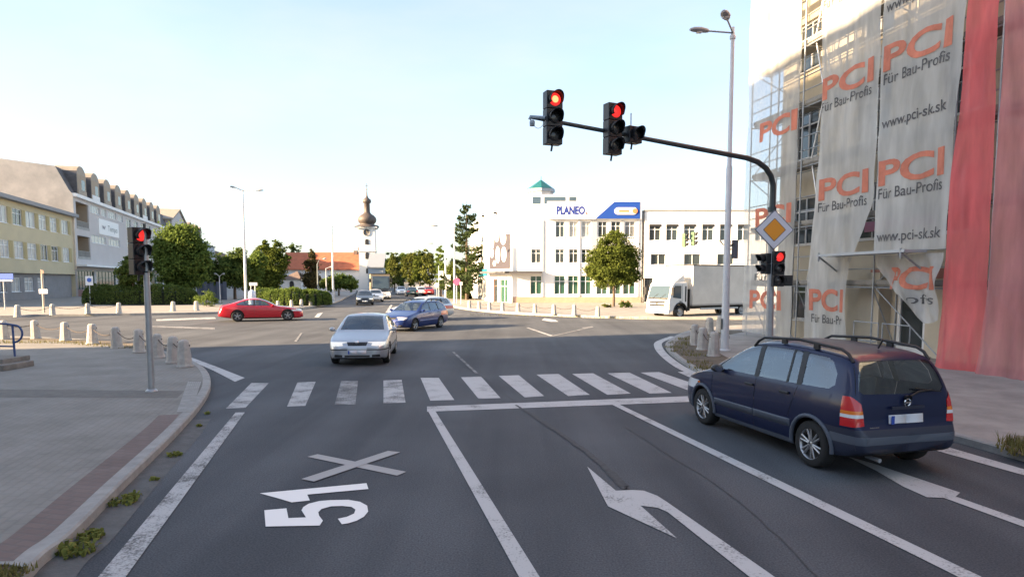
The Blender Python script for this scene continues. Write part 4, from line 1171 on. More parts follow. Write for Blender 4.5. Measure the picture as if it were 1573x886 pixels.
for k in range(-1, 4): 
    zb = 5.30 + 3.43 * k
    if k == -1: rows1 += [('PCI', 4.62, 1.45, 1.8, .72, 0, .03), ('Für Bau-Pr', 4.75, 1.0, 1.6, .30, 1, 0)]
    else: rows1 += [('PCI', 4.86, zb, 2.48, .70, 0, .03), ('Für Bau-Profis', 4.86, zb - .42, 2.42, .32, 1, .004)]
lettering(n1, rows1, 1.0, 3.0, [ORNG, DKP])
n2 = net('scaffold_net', lambda z: 7.66, lambda z: 10.24 + z * .036, 3.35, 19.2, NETG, 'grey printed net hanging above the entrance platform beside the red net', 6.0, 1.0, 34, .22)
rows2 = []
for k in range(0, 4):
    zb = 5.40 + 3.43 * k
    rows2 += [('PCI', 7.75, zb, 2.45, .72, 0, .03), ('Für Bau-Profis', 7.78, zb - .42, 2.38, .32, 1, .004), ('www.pci-sk.sk', 7.78, zb - 1.72, 2.40, .30, 1, .012)]
lettering(n2, rows2, 1.0, 6.0, [ORNG, DKP])
# loose cloth under the platform
def drape_l(z): return 7.75 + max(0.0, (3.15 - z) / 1.55) ** 1.25 * 1.75
hang3 = lambda u, z: .20 * math.sin(max(0, min(1, (3.2 - z) / 1.7)) * math.pi) * (0.6 + .4 * math.sin(u * 5)) + .05 * math.sin(u * 11 + z * 6)
n3 = net('scaffold_net', drape_l, lambda z: 10.26, 1.45, 3.25, NETG, 'loose grey cloth drooping beneath the entrance platform', 9.0, 1.0, 26, .12, hang3, lambda u: -.18 * math.sin((u - 9) * 2.2))
lettering(n3, [('PCI', 8.45, 2.25, 1.65, .62, 0, .03), ('ofis', 9.25, 1.82, .85, .28, 1, 0)], 1.0, 9.0, [ORNG, DKP], hang3)
bul = lambda u, z: (.22 * math.exp(-z * 1.2)) * (.6 + .4 * math.sin(u * 6)) + .05 * math.sin(u * 4.2)
net('scaffold_net', lambda z: 10.24 + z * .045, lambda z: 11.62 - z * .006, .03, 19.2, NETR, 'deep red net hanging to the pavement right of the entrance', 12.0, 1.2, 30, .22, bul, lambda u: .07 * math.sin(u * 8))
net('scaffold_net', lambda z: 11.68, lambda z: 19.5, .05, 19.2, NETR2, 'faded red net at the right edge with the house showing through', 15.0, 1.2, 76, .25, bul, lambda u: .08 * math.sin(u * 7))

net('scaffold_net', lambda z: 19.75, lambda z: 29.8, .05, 19.2, NETG, 'plain grey net added out of view past the faded red net to grey the car reflections', 18.0, 1.2, 40, .5)  # unseen; added grey so the people carrier reflects less red
# ------------------------------------------------------------------ signals, lamp posts, signs, bollards
def signal_head(parent, loc, rz, n=3, r=.105, lit=0, visor=.2, m=None, hot=False, bottom_stub=True):
    """housing with n lenses and hooded visors; faces local -Y"""
    u = r * 2.75; w_ = r * 2.75; dp = r * 1.7
    M = Matrix.Translation(loc) @ Matrix.Rotation(rz, 4, 'Z')
    def put(o):
        o.parent = parent; o.matrix_parent_inverse = Matrix.Identity(4); return o
    def xf(mb): mb.v = [tuple(M @ Vector(v)) for v in mb.v]
    hb = MB()
    for k in range(n): hb.box((0, dp / 2, u * (n / 2 - .5 - k)), (w_, dp, u * .985), taper=1.0)
    hb.box((0, dp + .02, 0), (w_ * .35, .05, u * n * .92))
    if bottom_stub: hb.tube([(0, dp * .6, -u * n / 2), (-.02, dp * .6, -u * n / 2 - .12)], .025, 6)
    xf(hb); h = put(hb.build('signal_head', m or BLACKHOUSE, None, .012))
    for k in range(n):
        zc = u * (n / 2 - .5 - k)
        lm = MB(); lm.lathe([(.001, -.028), (r * .5, -.022), (r, -.004), (r, .01)], (0, 0, zc), 18, 'Y'); 
        lo = None
        xf(lm)
        ml = REDLAMP if k == lit else LAMPOFF
        lo = lm.build('lens', ml); lo.parent = h
        if k == lit and hot:
            c2 = MB(); c2.lathe([(.001, -.034), (r * .5, -.03), (r * .55, -.02)], (0, 0, zc), 14, 'Y'); xf(c2); c = c2.build('lamp_core', REDLAMPHOT); c.parent = h
        vm = MB()
        ring = []
        for q, (dd, cut) in enumerate(((0.005, 0), (-visor, 1))):
            for a in range(-35, 216, 10):
                t = R(a); yy = dd
                if cut: yy = dd * (0.55 + .45 * max(0, math.sin(t)))
                ring.append((1.12 * r * math.cos(t), yy, zc + 1.12 * r * math.sin(t)))
        cnt = len(ring) // 2
        vm.add(ring, [(i, i + 1, cnt + i + 1, cnt + i) for i in range(cnt - 1)], 0, True)
        xf(vm); v = vm.build('visor', BLACKHOUSE, None, 0, False); v.parent = h
        sm_ = v.modifiers.new('thickness', 'SOLIDIFY'); sm_.thickness = .008
    return h

# near left signal
b = G(233, 601, KH)
tl = empty('traffic_light', b, 0, 'red traffic light on a grey pole at the left pavement edge', 'traffic light')
m = MB(); m.tube([(0, 0, 0), (0, 0, 3.45)], [.072, .055], 14); m.lathe([(.12, 0), (.12, .02), (.09, .05), (.072, .06)], (0, 0, 0), 16); m.build('pole', GALV, tl)
m = MB(); m.tube([(0, 0, 3.45), (0, 0, 3.56)], .03, 8); m.box((0, 0, 2.55), (.13, .13, .03)); m.build('cap', DARKSTEEL, tl)
signal_head(tl, Vector((-.03, -.10, 2.98)), R(60), 3, .12, 0, .26)

# mast with the arm over the lanes
MY = 16.0
mb0 = PT(1183, 500, MY); mb0.z = KH
mt = empty('traffic_light', mb0, 0, 'dark signal mast with a long arm and two red lights over the lanes', 'traffic light')
def rel(p): return Vector(p) - mb0
bend = [PT(1187, 300, MY), PT(1187.5, 284, MY), PT(1184, 270, MY - .06), PT(1176, 258, MY - .15), PT(1164, 249, MY - .3), PT(1148, 243, MY - .45)]
aend = PT(816, 180, 13.45)
m = MB(); m.tube([(0, 0, 0), rel(PT(1186, 318, MY))], [.095, .075], 14); m.lathe([(.17, 0), (.17, .025), (.12, .06), (.095, .09)], (0, 0, 0), 16)
m.box((-.02, -.1, .75), (.1, .03, .35)); m.build('pole', GALV, mt)
m = MB(); pl_ = [rel(PT(1186, 324, MY))] + [rel(p) for p in bend]
for t in (.15, .4, .65, 1.0): pl_.append(rel(bend[-1]).lerp(rel(aend), t))
m.tube(pl_, [.075, .07, .07, .068, .066, .064, .062, .058, .052, .045, .04], 12); m.lathe([(.1, -.06), (.1, .06)], rel(PT(1186, 322, MY)), 12); m.build('arm', DARKSTEEL, mt)
adir = (rel(aend) - rel(bend[-1]))
def on_arm(px):
    best = None
    for k in range(400):
        t = k / 399; p = bend[-1] + adir * t
        d = p - Vector((0, 0, HC)); X = PPX + F * d.x / (d.y * CP - d.z * SP)
        if best is None or abs(X - px) < best[0]: best = (abs(X - px), p)
    return best[1]
for (px, n, hot, rz, lit, dz) in ((851, 3, True, 20, 0, .03), (943, 3, False, 27, 0, .04), (974, 1, False, 30, 9, .0)):
    p = on_arm(px); signal_head(mt, p - mb0 + Vector((.0, -.22, dz)), R(rz), n, .128, lit, .22, None, hot)
    c = MB(); c.box(p - mb0 + Vector((0, -.04, 0)), (.12, .16, .14)); c.build('clamp', DARKSTEEL, mt)
m = MB(); p = rel(on_arm(969)); m.tube([p, p + Vector((0, 0, .48))], .014, 6); m.build('antenna', GALV, mt)
m = MB(); p = rel(aend)
m.tube([p + Vector((.28, -.02, -.02)), p + Vector((-.02, -.02, .0)), p + Vector((-.03, -.02, -.05))], .035, 8)
m.lathe([(.001, -.09), (.05, -.085), (.055, .0), (.04, .03)], p + Vector((.02, -.03, -.1)), 10); m.build('detector', mat('pale_blue_grey', (.28, .34, .4), .5), mt)
m = MB(); m.tube([p + Vector((-.02 + .32 * k / 8, -.02, -.06 - .17 * math.sin(math.pi * k / 8))) for k in range(9)], .006, 5); m.build('cable', mat('pale_cable', (.5, .5, .5), .6), mt)
# lower heads on the mast
signal_head(mt, rel(PT(1191.5, 413, MY)) + Vector((.02, -.16, 0)), R(6), 3, .104, 0, .12, None, False, False)
signal_head(mt, rel(PT(1173, 405, MY)) + Vector((.0, .02, .0)), R(-78), 2, .092, 9, .2, None, False, False)
m = MB(); c = rel(PT(1209, 431, MY)); m.box(c, (.2, .2, .26)); m.box(c + Vector((-.11, 0, .05)), (.2, .05, .05)); m.box(c + Vector((0, -.11, .02)), (.13, .03, .13)); m.build('push_button_box', BLACKHOUSE, mt, .012)
# priority road sign on the mast
sp_ = PT(1189.5, 353, MY - .12)
sg = empty('priority_road_sign', sp_, R(3), 'diamond priority road sign with an orange centre on the mast', 'road sign')
def diamond(hd, y, th): 
    mb = MB(); pts = []
    for cx, cz in ((hd, 0), (0, hd), (-hd, 0), (0, -hd)):
        nx, nz = -cz / hd, cx / hd
        e = hd * .06
        dirx, dirz = cx / hd, cz / hd
        pts += [(cx - dirx * e - nx * e, y, cz - dirz * e - nz * e), (cx - dirx * e * .3, y, cz - dirz * e * .3), (cx - dirx * e + nx * e, y, cz - dirz * e + nz * e)]
    mb.prism(pts, (0, th, 0)); return mb
diamond(.485, 0, .02).build('border', mat('sign_edge_grey', (.12, .14, .18), .5), sg)
diamond(.455, -.006, .01).build('sign_face', mat('sign_white_blue', (.62, .66, .74), .45), sg)
diamond(.285, -.011, .008).build('centre_border', mat('sign_line_dark', (.16, .14, .12), .5), sg)
diamond(.262, -.016, .008).build('centre', mat('sign_orange', (.76, .31, .018), .4), sg)
m = MB(); m.tube([(0, .08, -.46), (0, .08, .46)], .02, 6); m.build('back_rail', GALV, sg)

# lamp posts
def lamp_head(parent, tip, direc, L=.62, name='lamp_head', m=None):
    """street lantern: flat tapered shell, glass bowl beneath"""
    d = Vector(direc).normalized(); s = Vector((-d.y, d.x, 0)).normalized(); z = Vector((0, 0, 1))
    mb = MB(); V = []
    secs = [(0, .05, .05, .05), (.12, .10, .075, .06), (.45, .15, .10, .06), (.8, .12, .085, .05), (1.0, .05, .04, .03)]
    n = 10
    for t, wd, hu, hd in secs:
        for k in range(n):
            a = 2 * math.pi * k / n; q = math.sin(a)
            V.append(Vector(tip) + d * (L * t) + s * (wd * math.cos(a)) + z * ((hu if q > 0 else hd) * q))
    mb.add(V, [(i * n + k, i * n + (k + 1) % n, (i + 1) * n + (k + 1) % n, (i + 1) * n + k) for i in range(len(secs) - 1) for k in range(n)] , 0, True)
    mb.add(V[-n:], [tuple(range(n))]); mb.add(V[:n], [tuple(reversed(range(n)))])
    o = mb.build(name, m or mat('lantern_grey', (.30, .31, .32), .5), parent)
    g = MB(); g.box(Vector(tip) + d * (L * .5) - z * .065, (.16, .16, .03)); g.build('lamp_glass', mat('lamp_glass', (.5, .52, .52), .2), o)
    return o
lb = G(1113, 538, KH)
lp = empty('lamp_post', lb, 0, 'tall pale grey lamp post with two lanterns beside the scaffold', 'lamp post')
LH = PT(1134.5, 50, lb.y).z - KH
m = MB(); m.tube([(0, 0, 0), (0, 0, 1.6), (0, 0, 1.65), (0, 0, 6.1), (0, 0, 6.16), (0, 0, LH)], [.135, .125, .115, .10, .075, .06], 16)
m.lathe([(.2, 0), (.2, .03), (.14, .06)], (0, 0, 0), 16); m.build('pole', LAMPGREY, lp)
m = MB(); m.lathe([(.085, LH - .22), (.095, LH - .2), (.095, LH - .12), (.085, LH - .1)], (0, 0, 0), 14); m.tube([(0, 0, LH - .1), (0, 0, LH + .16)], .05, 10); m.build('collar', LAMPGREY, lp)
m = MB(); m.box((-.135, -.03, .9), (.02, .12, .35)); m.box((.12, 0, .45), (.05, .06, .1)); m.build('service_door', DARKSTEEL, lp)
t1 = PT(1088, 48, lb.y - .3) - lb; t2 = PT(1117, 30, lb.y - 1.1) - lb; p0 = Vector((0, 0, LH - .02))
for t in (t1, t2):
    m = MB(); m.tube([p0, t], .028, 8); m.build('arm', mat('blue_grey_tube', (.26, .29, .35), .5), lp)
    lamp_head(lp, t, (t - p0), .68)
m = MB(); m.tube([(-.13, 0, 3.55), (-.28, -.05, 3.7)], .02, 6); m.tube([(.11, 0, 3.5), (.2, 0, 3.6)], .03, 6); m.build('bracket', BLACK, lp)
sb_ = MB(); c = PT(1129, 383, lb.y + .1); sb_.box(c, (.26, .05, .62), R(30)); sb_.tube([c + Vector((-.28, 0, 0)), c], .02, 6)
tag(sb_.build('road_sign', mat('sign_back_grey', (.10, .12, .16), .5)), 'dark back of a small plate fixed on the tall pale lamp post', 'sign')

def lamp(name, px, ytop, Y, heads, label, m=LAMPGREY, r=.09, arm_up=0.0, base=.15, lm=None, L=.7):
    b_ = PT(px, 430, Y); b_.z = base
    e_ = empty(name, b_, 0, label, 'lamp post', None)
    H = PT(px, ytop, Y).z - base
    mb = MB(); mb.tube([(0, 0, 0), (0, 0, H * .5), (0, 0, H)], [r, r * .85, r * .6], 10); mb.lathe([(r * 1.7, 0), (r * 1.7, .04), (r, .1)], (0, 0, 0), 10); mb.build('pole', m, e_)
    for (hx, hy, dY) in heads:
        t = PT(hx, hy, Y + dY) - b_; a = Vector((0, 0, H - .05))
        mb = MB(); mb.tube([a, a.lerp(t, .5) + Vector((0, 0, arm_up)), t], r * .42, 8); mb.build('arm', m, e_)
        lamp_head(e_, t, (t - a) * Vector((1, 1, .2)), L, m=lm)
    return e_
lamp('lamp_post', 377, 292, 61, [(362, 288.5, -.8), (392, 292.5, 0)], 'white double armed lamp post behind the red car', mat('white_pole', (.62, .63, .65), .5), .13, 0, L=.75)
lamp('lamp_post', 511.5, 347, 68, [(542, 347.5, 0)], 'grey lamp post with one arm reaching towards the church tower', LAMPGREY, .11)
lamp('lamp_post', 488, 405, 66, [(496, 398, 0)], 'short dark lamp post with a curved arm at the end of the right hedge', mat('dark_pole', (.16, .19, .2), .5), .08, .35, L=.4)
lamp('lamp_post', 698, 349, 66, [(672, 347, 0)], 'grey lamp post with its arm to the left in front of the tall spruce', LAMPGREY, .11)
lamp('lamp_post', 684, 376, 88, [(665, 374, 0)], 'farther grey lamp post among the trees right of the street', LAMPGREY, .1)
lamp('lamp_post', 285, 425, 72, [(280, 421, 0), (290, 421, 0)], 'small park lamp with two globes beside the left hedge', mat('white_pole', (.62, .63, .65), .5), .06, 0, L=.3)
lamp('lamp_post', 337, 424, 70, [(333, 421, 0), (341, 421, 0)], 'small park lamp with two heads behind the dark garden wall', mat('white_pole', (.62, .63, .65), .5), .06, 0, L=.3)
lamp('lamp_post', 501, 412, 80, [(507, 410, 0)], 'thin pale post in front of the church nave', LAMPGREY, .07, 0, L=.4)

# far signal mast seen from the side
fb_ = PT(1022, 430, 52); fb_.z = .15
fm = empty('traffic_light', fb_, 0, 'thin signal mast with two green backed heads in front of the white office', 'traffic light')
GREENH = mat('green_housing', (.10, .19, .10), .6)
h1, h2 = PT(1053, 369, 51.5) - fb_, PT(1067, 367, 51.5) - fb_
m = MB(); m.tube([(0, 0, 0), (0, 0, 4.3)], .07, 8); m.build('pole', LAMPGREY, fm)
m = MB(); m.tube([(0, 0, 4.3), (.3, 0, 4.55), h1 + Vector((-.2, .1, 0)), h2 + Vector((.1, .1, 0))], .045, 8); m.build('arm', LAMPGREY, fm)
for h in (h1, h2): signal_head(fm, h, R(62), 3, .13, 9, .3, GREENH, False, False)

# small signs
def post_sign(px, ytop, Y, boards, label, base=.15, r=.035, pm=None, name='road_sign'):
    b_ = PT(px, 430, Y); b_.z = base
    e_ = empty(name, b_, 0, label, 'sign')
    H = PT(px, ytop, Y).z - base
    mb = MB(); mb.tube([(0, 0, 0), (0, 0, H)], r, 8); mb.build('post', pm or LAMPGREY, e_)
    for (kind, x0, y0, x1, y1, col) in boards:
        a = PT(x0, y1, Y - .06) - b_; c = PT(x1, y0, Y - .06) - b_
        mm = mat('board_' + '_'.join('%02d' % int(q * 99) for q in col), col, .5)
        mb = MB()
        if kind == 'rect': mb.box((a + c) / 2, (abs(c.x - a.x), .03, abs(c.z - a.z)))
        else:
            rr = abs(c.x - a.x) / 2; mb.prism([((a + c) / 2 + Vector((rr * math.cos(R(t)), 0, rr * math.sin(R(t))))) for t in range(0, 360, 20)], (0, .03, 0))
        mb.build('sign_board', mm, e_)
    return e_
post_sign(5, 421, 52, [('rect', -6, 420, 20, 429, (.02, .09, .42)), ('rect', -6, 430, 19, 432, (.7, .7, .72))], 'blue direction sign on a grey post in front of the ochre office')
post_sign(65, 414, 47, [('rect', 62.5, 415, 67, 420, (.30, .20, .15)), ('rect', 60, 444, 73, 451, (.62, .62, .68))], 'tan post with a white board at the edge of the far left pavement', .15, .07, mat('tan_post', (.48, .42, .33), .8), 'sign_post')
ps = post_sign(137, 424, 62, [('rect', 131.5, 424, 142.5, 438, (.72, .74, .78))], 'white parking sign with a blue disc in front of the green shop glazing')
q = PT(137, 430, 61.9) - ps.location
mb = MB(); mb.prism([q + Vector((.2 * math.cos(R(t)), 0, .2 * math.sin(R(t)))) for t in range(0, 360, 20)], (0, -.03, 0)); mb.build('disc', mat('disc_blue', (.03, .12, .5), .5), ps)
post_sign(701.5, 424, 65, [('disc', 696, 427, 707, 438, (.55, .10, .22))], 'round red sign on a white post at the corner of the shop')
post_sign(708, 433, 64, [('rect', 706, 433, 710.5, 438, (.6, .62, .6))], 'thin white post beside the round red sign', .15, .05)
post_sign(671, 434, 80, [('disc', 667, 434, 675, 442, (.75, .72, .66))], 'round pale sign among the trees right of the street')
for px, lab in ((677, 'left white flag on a pole among the trees right of the street'), (688, 'right white flag on a pole among the trees right of the street')):
    e_ = post_sign(px - 3, 408, 78, [('rect', px - 2.6, 416 if px < 680 else 422, px + 4, 430 if px < 680 else 444, (.8, .79, .76))], lab, .15, .04, None, 'flag_pole')
    e_['category'] = 'flag'
bs = post_sign(391.5, 437, 60, [('rect', 383, 434, 395, 438.5, (.7, .71, .74))], 'white board on two posts behind the red car', .15, .05, None, 'notice_board'); bs['category'] = 'board'
mb = MB(); d_ = PT(385, 430, 60) - PT(391.5, 430, 60); mb.tube([d_ , d_ + Vector((0, 0, 2.1))], .04, 6); mb.build('post', LAMPGREY, bs)
bn_ = MB(); c = PT(386.5, 430, 56); c.z = .15
bn_.lathe([(.30, 0), (.30, 1.15), (.27, 1.3), (.2, 1.42), (.1, 1.5), (.001, 1.52)], c, 16); bn_.lathe([(.32, .9), (.32, 1.0)], c, 16)
tag(bn_.build('waste_container', mat('pale_blue_plastic', (.50, .54, .66), .5)), 'pale blue round topped container beside the white double armed lamp post', 'container')

# bollards and chains
BOL = mat('bollard_concrete', (0.42, 0.405, 0.38), 0.92, 0, 0.2, 7, 0.5, 60)
CHN = mat('rusty_chain', (0.07, 0.055, 0.05), .7, .4)
def bollard_mesh():
    mb = MB(); 
    prof = [(.215, 0), (.215, .04), (.19, .06), (.15, .62), (.14, .70), (.11, .745), (.05, .765), (.001, .77)]
    n = 8; V = []
    for r, z in prof:
        for k in range(n): a = 2 * math.pi * (k + .5) / n; V.append((r * math.cos(a), r * math.sin(a), z))
    mb.add(V, [(i * n + k, i * n + (k + 1) % n, (i + 1) * n + (k + 1) % n, (i + 1) * n + k) for i in range(len(prof) - 1) for k in range(n)])
    o = mb.build('bollard', BOL, None, .012)
    return o
def ring_mesh(parent):
    mb = MB(); mb.tube([(.16, 0, .60), (-.16, 0, .60)], .02, 6); o = mb.build('chain_eye', CHN, parent); return o
proto = None
def bollards(pts, z, labf, group, chain, chlab, scale=1.0, ang=0):
    global proto
    locs = []
    for i, (px, py) in enumerate(pts):
        p = G(px, py, z); locs.append(p)
        if proto is None:
            proto = bollard_mesh(); ring_mesh(proto); o = proto; o.location = p
        else: o = copy_tree(proto, p)
        o.rotation_euler = (R(random.uniform(-2.5, 2.5)), R(random.uniform(-2.5, 2.5)), ang + random.uniform(-.2, .2)); o.scale = (scale * random.uniform(.95, 1.05),) * 2 + (scale * random.uniform(.95, 1.04),)
        tag(o, labf(i), 'bollard', group)
    if chain:
        for i in chain:
            a, b = locs[i] + Vector((0, 0, .60 * scale)), locs[i + 1] + Vector((0, 0, .60 * scale))
            L = (b - a).length; mb = MB(); n = max(8, int(L / .075))
            for k in range(n):
                t0, t1 = k / n, (k + 1.25) / n
                f = lambda t: a.lerp(b, min(1, t)) - Vector((0, 0, .75 * min(.34, L * .13) * 4 * min(1, t) * (1 - min(1, t))))
                p, q_ = f(t0), f(t1)
                mb.tube([p, q_], .017 if k % 2 else .012, 5)
            tag(mb.build('chain', CHN), chlab(i), 'chain', group + ' with chains')
nl = [(7, 521), (55, 520), (101, 523), (142, 528), (180, 534), (214, 541), (243, 549), (266, 557), (284, 563)]
bollards(nl, KH, lambda i: '%s pale concrete bollard from the left in the chained row on the near left pavement' % ORD[i], 'near left chained bollards', range(8),
         lambda i: 'chain hanging between the %s and %s bollards of the near left row' % (ORD[i], ORD[i + 1]))
nr_ = [(1106, 510), (1090, 513), (1068, 530), (1079, 537), (1096, 547)]
bollards(nr_, KH, lambda i: ['bollard farthest back on the right verge beside the lamp post', 'second farthest bollard on the right verge', 'stout leaning bollard at the tip of the right verge', 'bollard with the sagging chain on the right verge', 'slim nearest bollard on the right verge in front of the lamp post'][i], 'bollards on the right verge', [2, 3],
         lambda i: 'chain from the stout bollard on the right verge' if i == 2 else 'chain sagging to the nearest bollard on the right verge')
fl_ = [(27, 487), (81, 484), (135, 482), (183, 481), (266, 478), (302, 477)]
bollards(fl_, .15, lambda i: '%s small bollard from the left on the far left pavement by the hedge' % ORD[i], 'far left bollards', [0, 1, 2], lambda i: 'chain between the %s and %s far left bollards' % (ORD[i], ORD[i + 1]))
fc_ = [(427, 474), (448, 472.5), (463, 471), (477, 469.5)]
bollards(fc_, .15, lambda i: '%s white bollard from the left in front of the right hedge' % ORD[i], 'bollards by the right hedge', None, None, .85)
fr_ = [(721, 473.5), (736, 475), (752, 476.5), (772, 478), (796, 479.5), (822, 481), (851, 482.5), (882, 484), (918, 486)]
bollards(fr_, .15, lambda i: '%s white bollard from the left along the kerb in front of the white shop' % ORD[i], 'bollards in front of the shop', range(8), lambda i: 'chain between the %s and %s bollards in front of the shop' % (ORD[i], ORD[i + 1]), .9)

# blue handrail and steps at the left edge
pb_ = G(24, 562, KH)
hr = empty('handrail', pb_, 0, 'blue tubular handrail with a looped end at the left edge', 'railing')
BLR = mat('blue_rail_paint', (0.03, 0.07, 0.20), .4)
def hp_(px, py): return PT(px, py, pb_.y) - pb_
m = MB(); m.tube([(0, 0, 0), hp_(19, 499)], .028, 8); m.tube([hp_(-60, 566), hp_(-62, 494)], .028, 8); m.build('post', BLR, hr)
lp_ = [hp_(-90, 494), hp_(0, 497), hp_(20, 499), hp_(28, 501), hp_(33, 507), hp_(34, 514), hp_(31, 521), hp_(25, 525), hp_(20, 525)]
m = MB(); m.tube(smooth(lp_, 4), .027, 8); m.build('top_rail', BLR, hr)
m = MB(); m.tube([hp_(-90, 529), hp_(20, 532)], .022, 8); m.build('mid_rail', BLR, hr)
stp = MB(); s0 = G(26, 566, KH)
stp.box((s0.x - 1.5, s0.y + .1, KH + .07), (3.0, 1.1, .15)); stp.box((s0.x - 1.75, s0.y + .35, KH + .2), (3.0, 1.0, .14))
tag(stp.build('stone_steps', mat('step_stone', (.19, .175, .155), .9, 0, .3, 5, .5, 40), None, .02), 'low dark stone steps beneath the blue handrail', 'steps')
# manhole near the scaffold
# ------------------------------------------------------------------ vehicles
def pchip(pts):
    X = np.array([p[0] for p in pts], float); Y = np.array([p[1] for p in pts], float)
    h = np.diff(X); d = np.diff(Y) / h
    m = np.zeros(len(X)); m[0] = d[0]; m[-1] = d[-1]
    for i in range(1, len(X) - 1):
        if d[i - 1] * d[i] > 0:
            w1, w2 = 2 * h[i] + h[i - 1], h[i] + 2 * h[i - 1]
            m[i] = (w1 + w2) / (w1 / d[i - 1] + w2 / d[i])
    def f(x):
        x = min(max(x, X[0]), X[-1]); i = min(int(np.searchsorted(X, x, 'right')) - 1, len(X) - 2)
        t = (x - X[i]) / h[i]
        return ((1 + 2 * t) * (1 - t) ** 2) * Y[i] + (t * (1 - t) ** 2) * h[i] * m[i] + (t * t * (3 - 2 * t)) * Y[i + 1] + (t * t * (t - 1)) * h[i] * m[i + 1]
    return f

def inside(pt, poly):
    s = 0
    for i in range(len(poly)):
        a, b = poly[i], poly[(i + 1) % len(poly)]
        c = (b[0] - a[0]) * (pt[1] - a[1]) - (b[1] - a[1]) * (pt[0] - a[0])
        if abs(c) < 1e-9: continue
        if s == 0: s = 1 if c > 0 else -1
        elif (c > 0) != (s > 0): return False
    return True

def paint(name, col, flake=0.35, rough=0.28):
    m = mat(name, col, rough, flake, 0.0, coat=0.6, spec=0.45)
    return m
TRIM = mat('dark_car_trim', (0.02, 0.022, 0.026), 0.55)
SEAT = mat('car_seat', (0.10, 0.105, 0.115), .9)

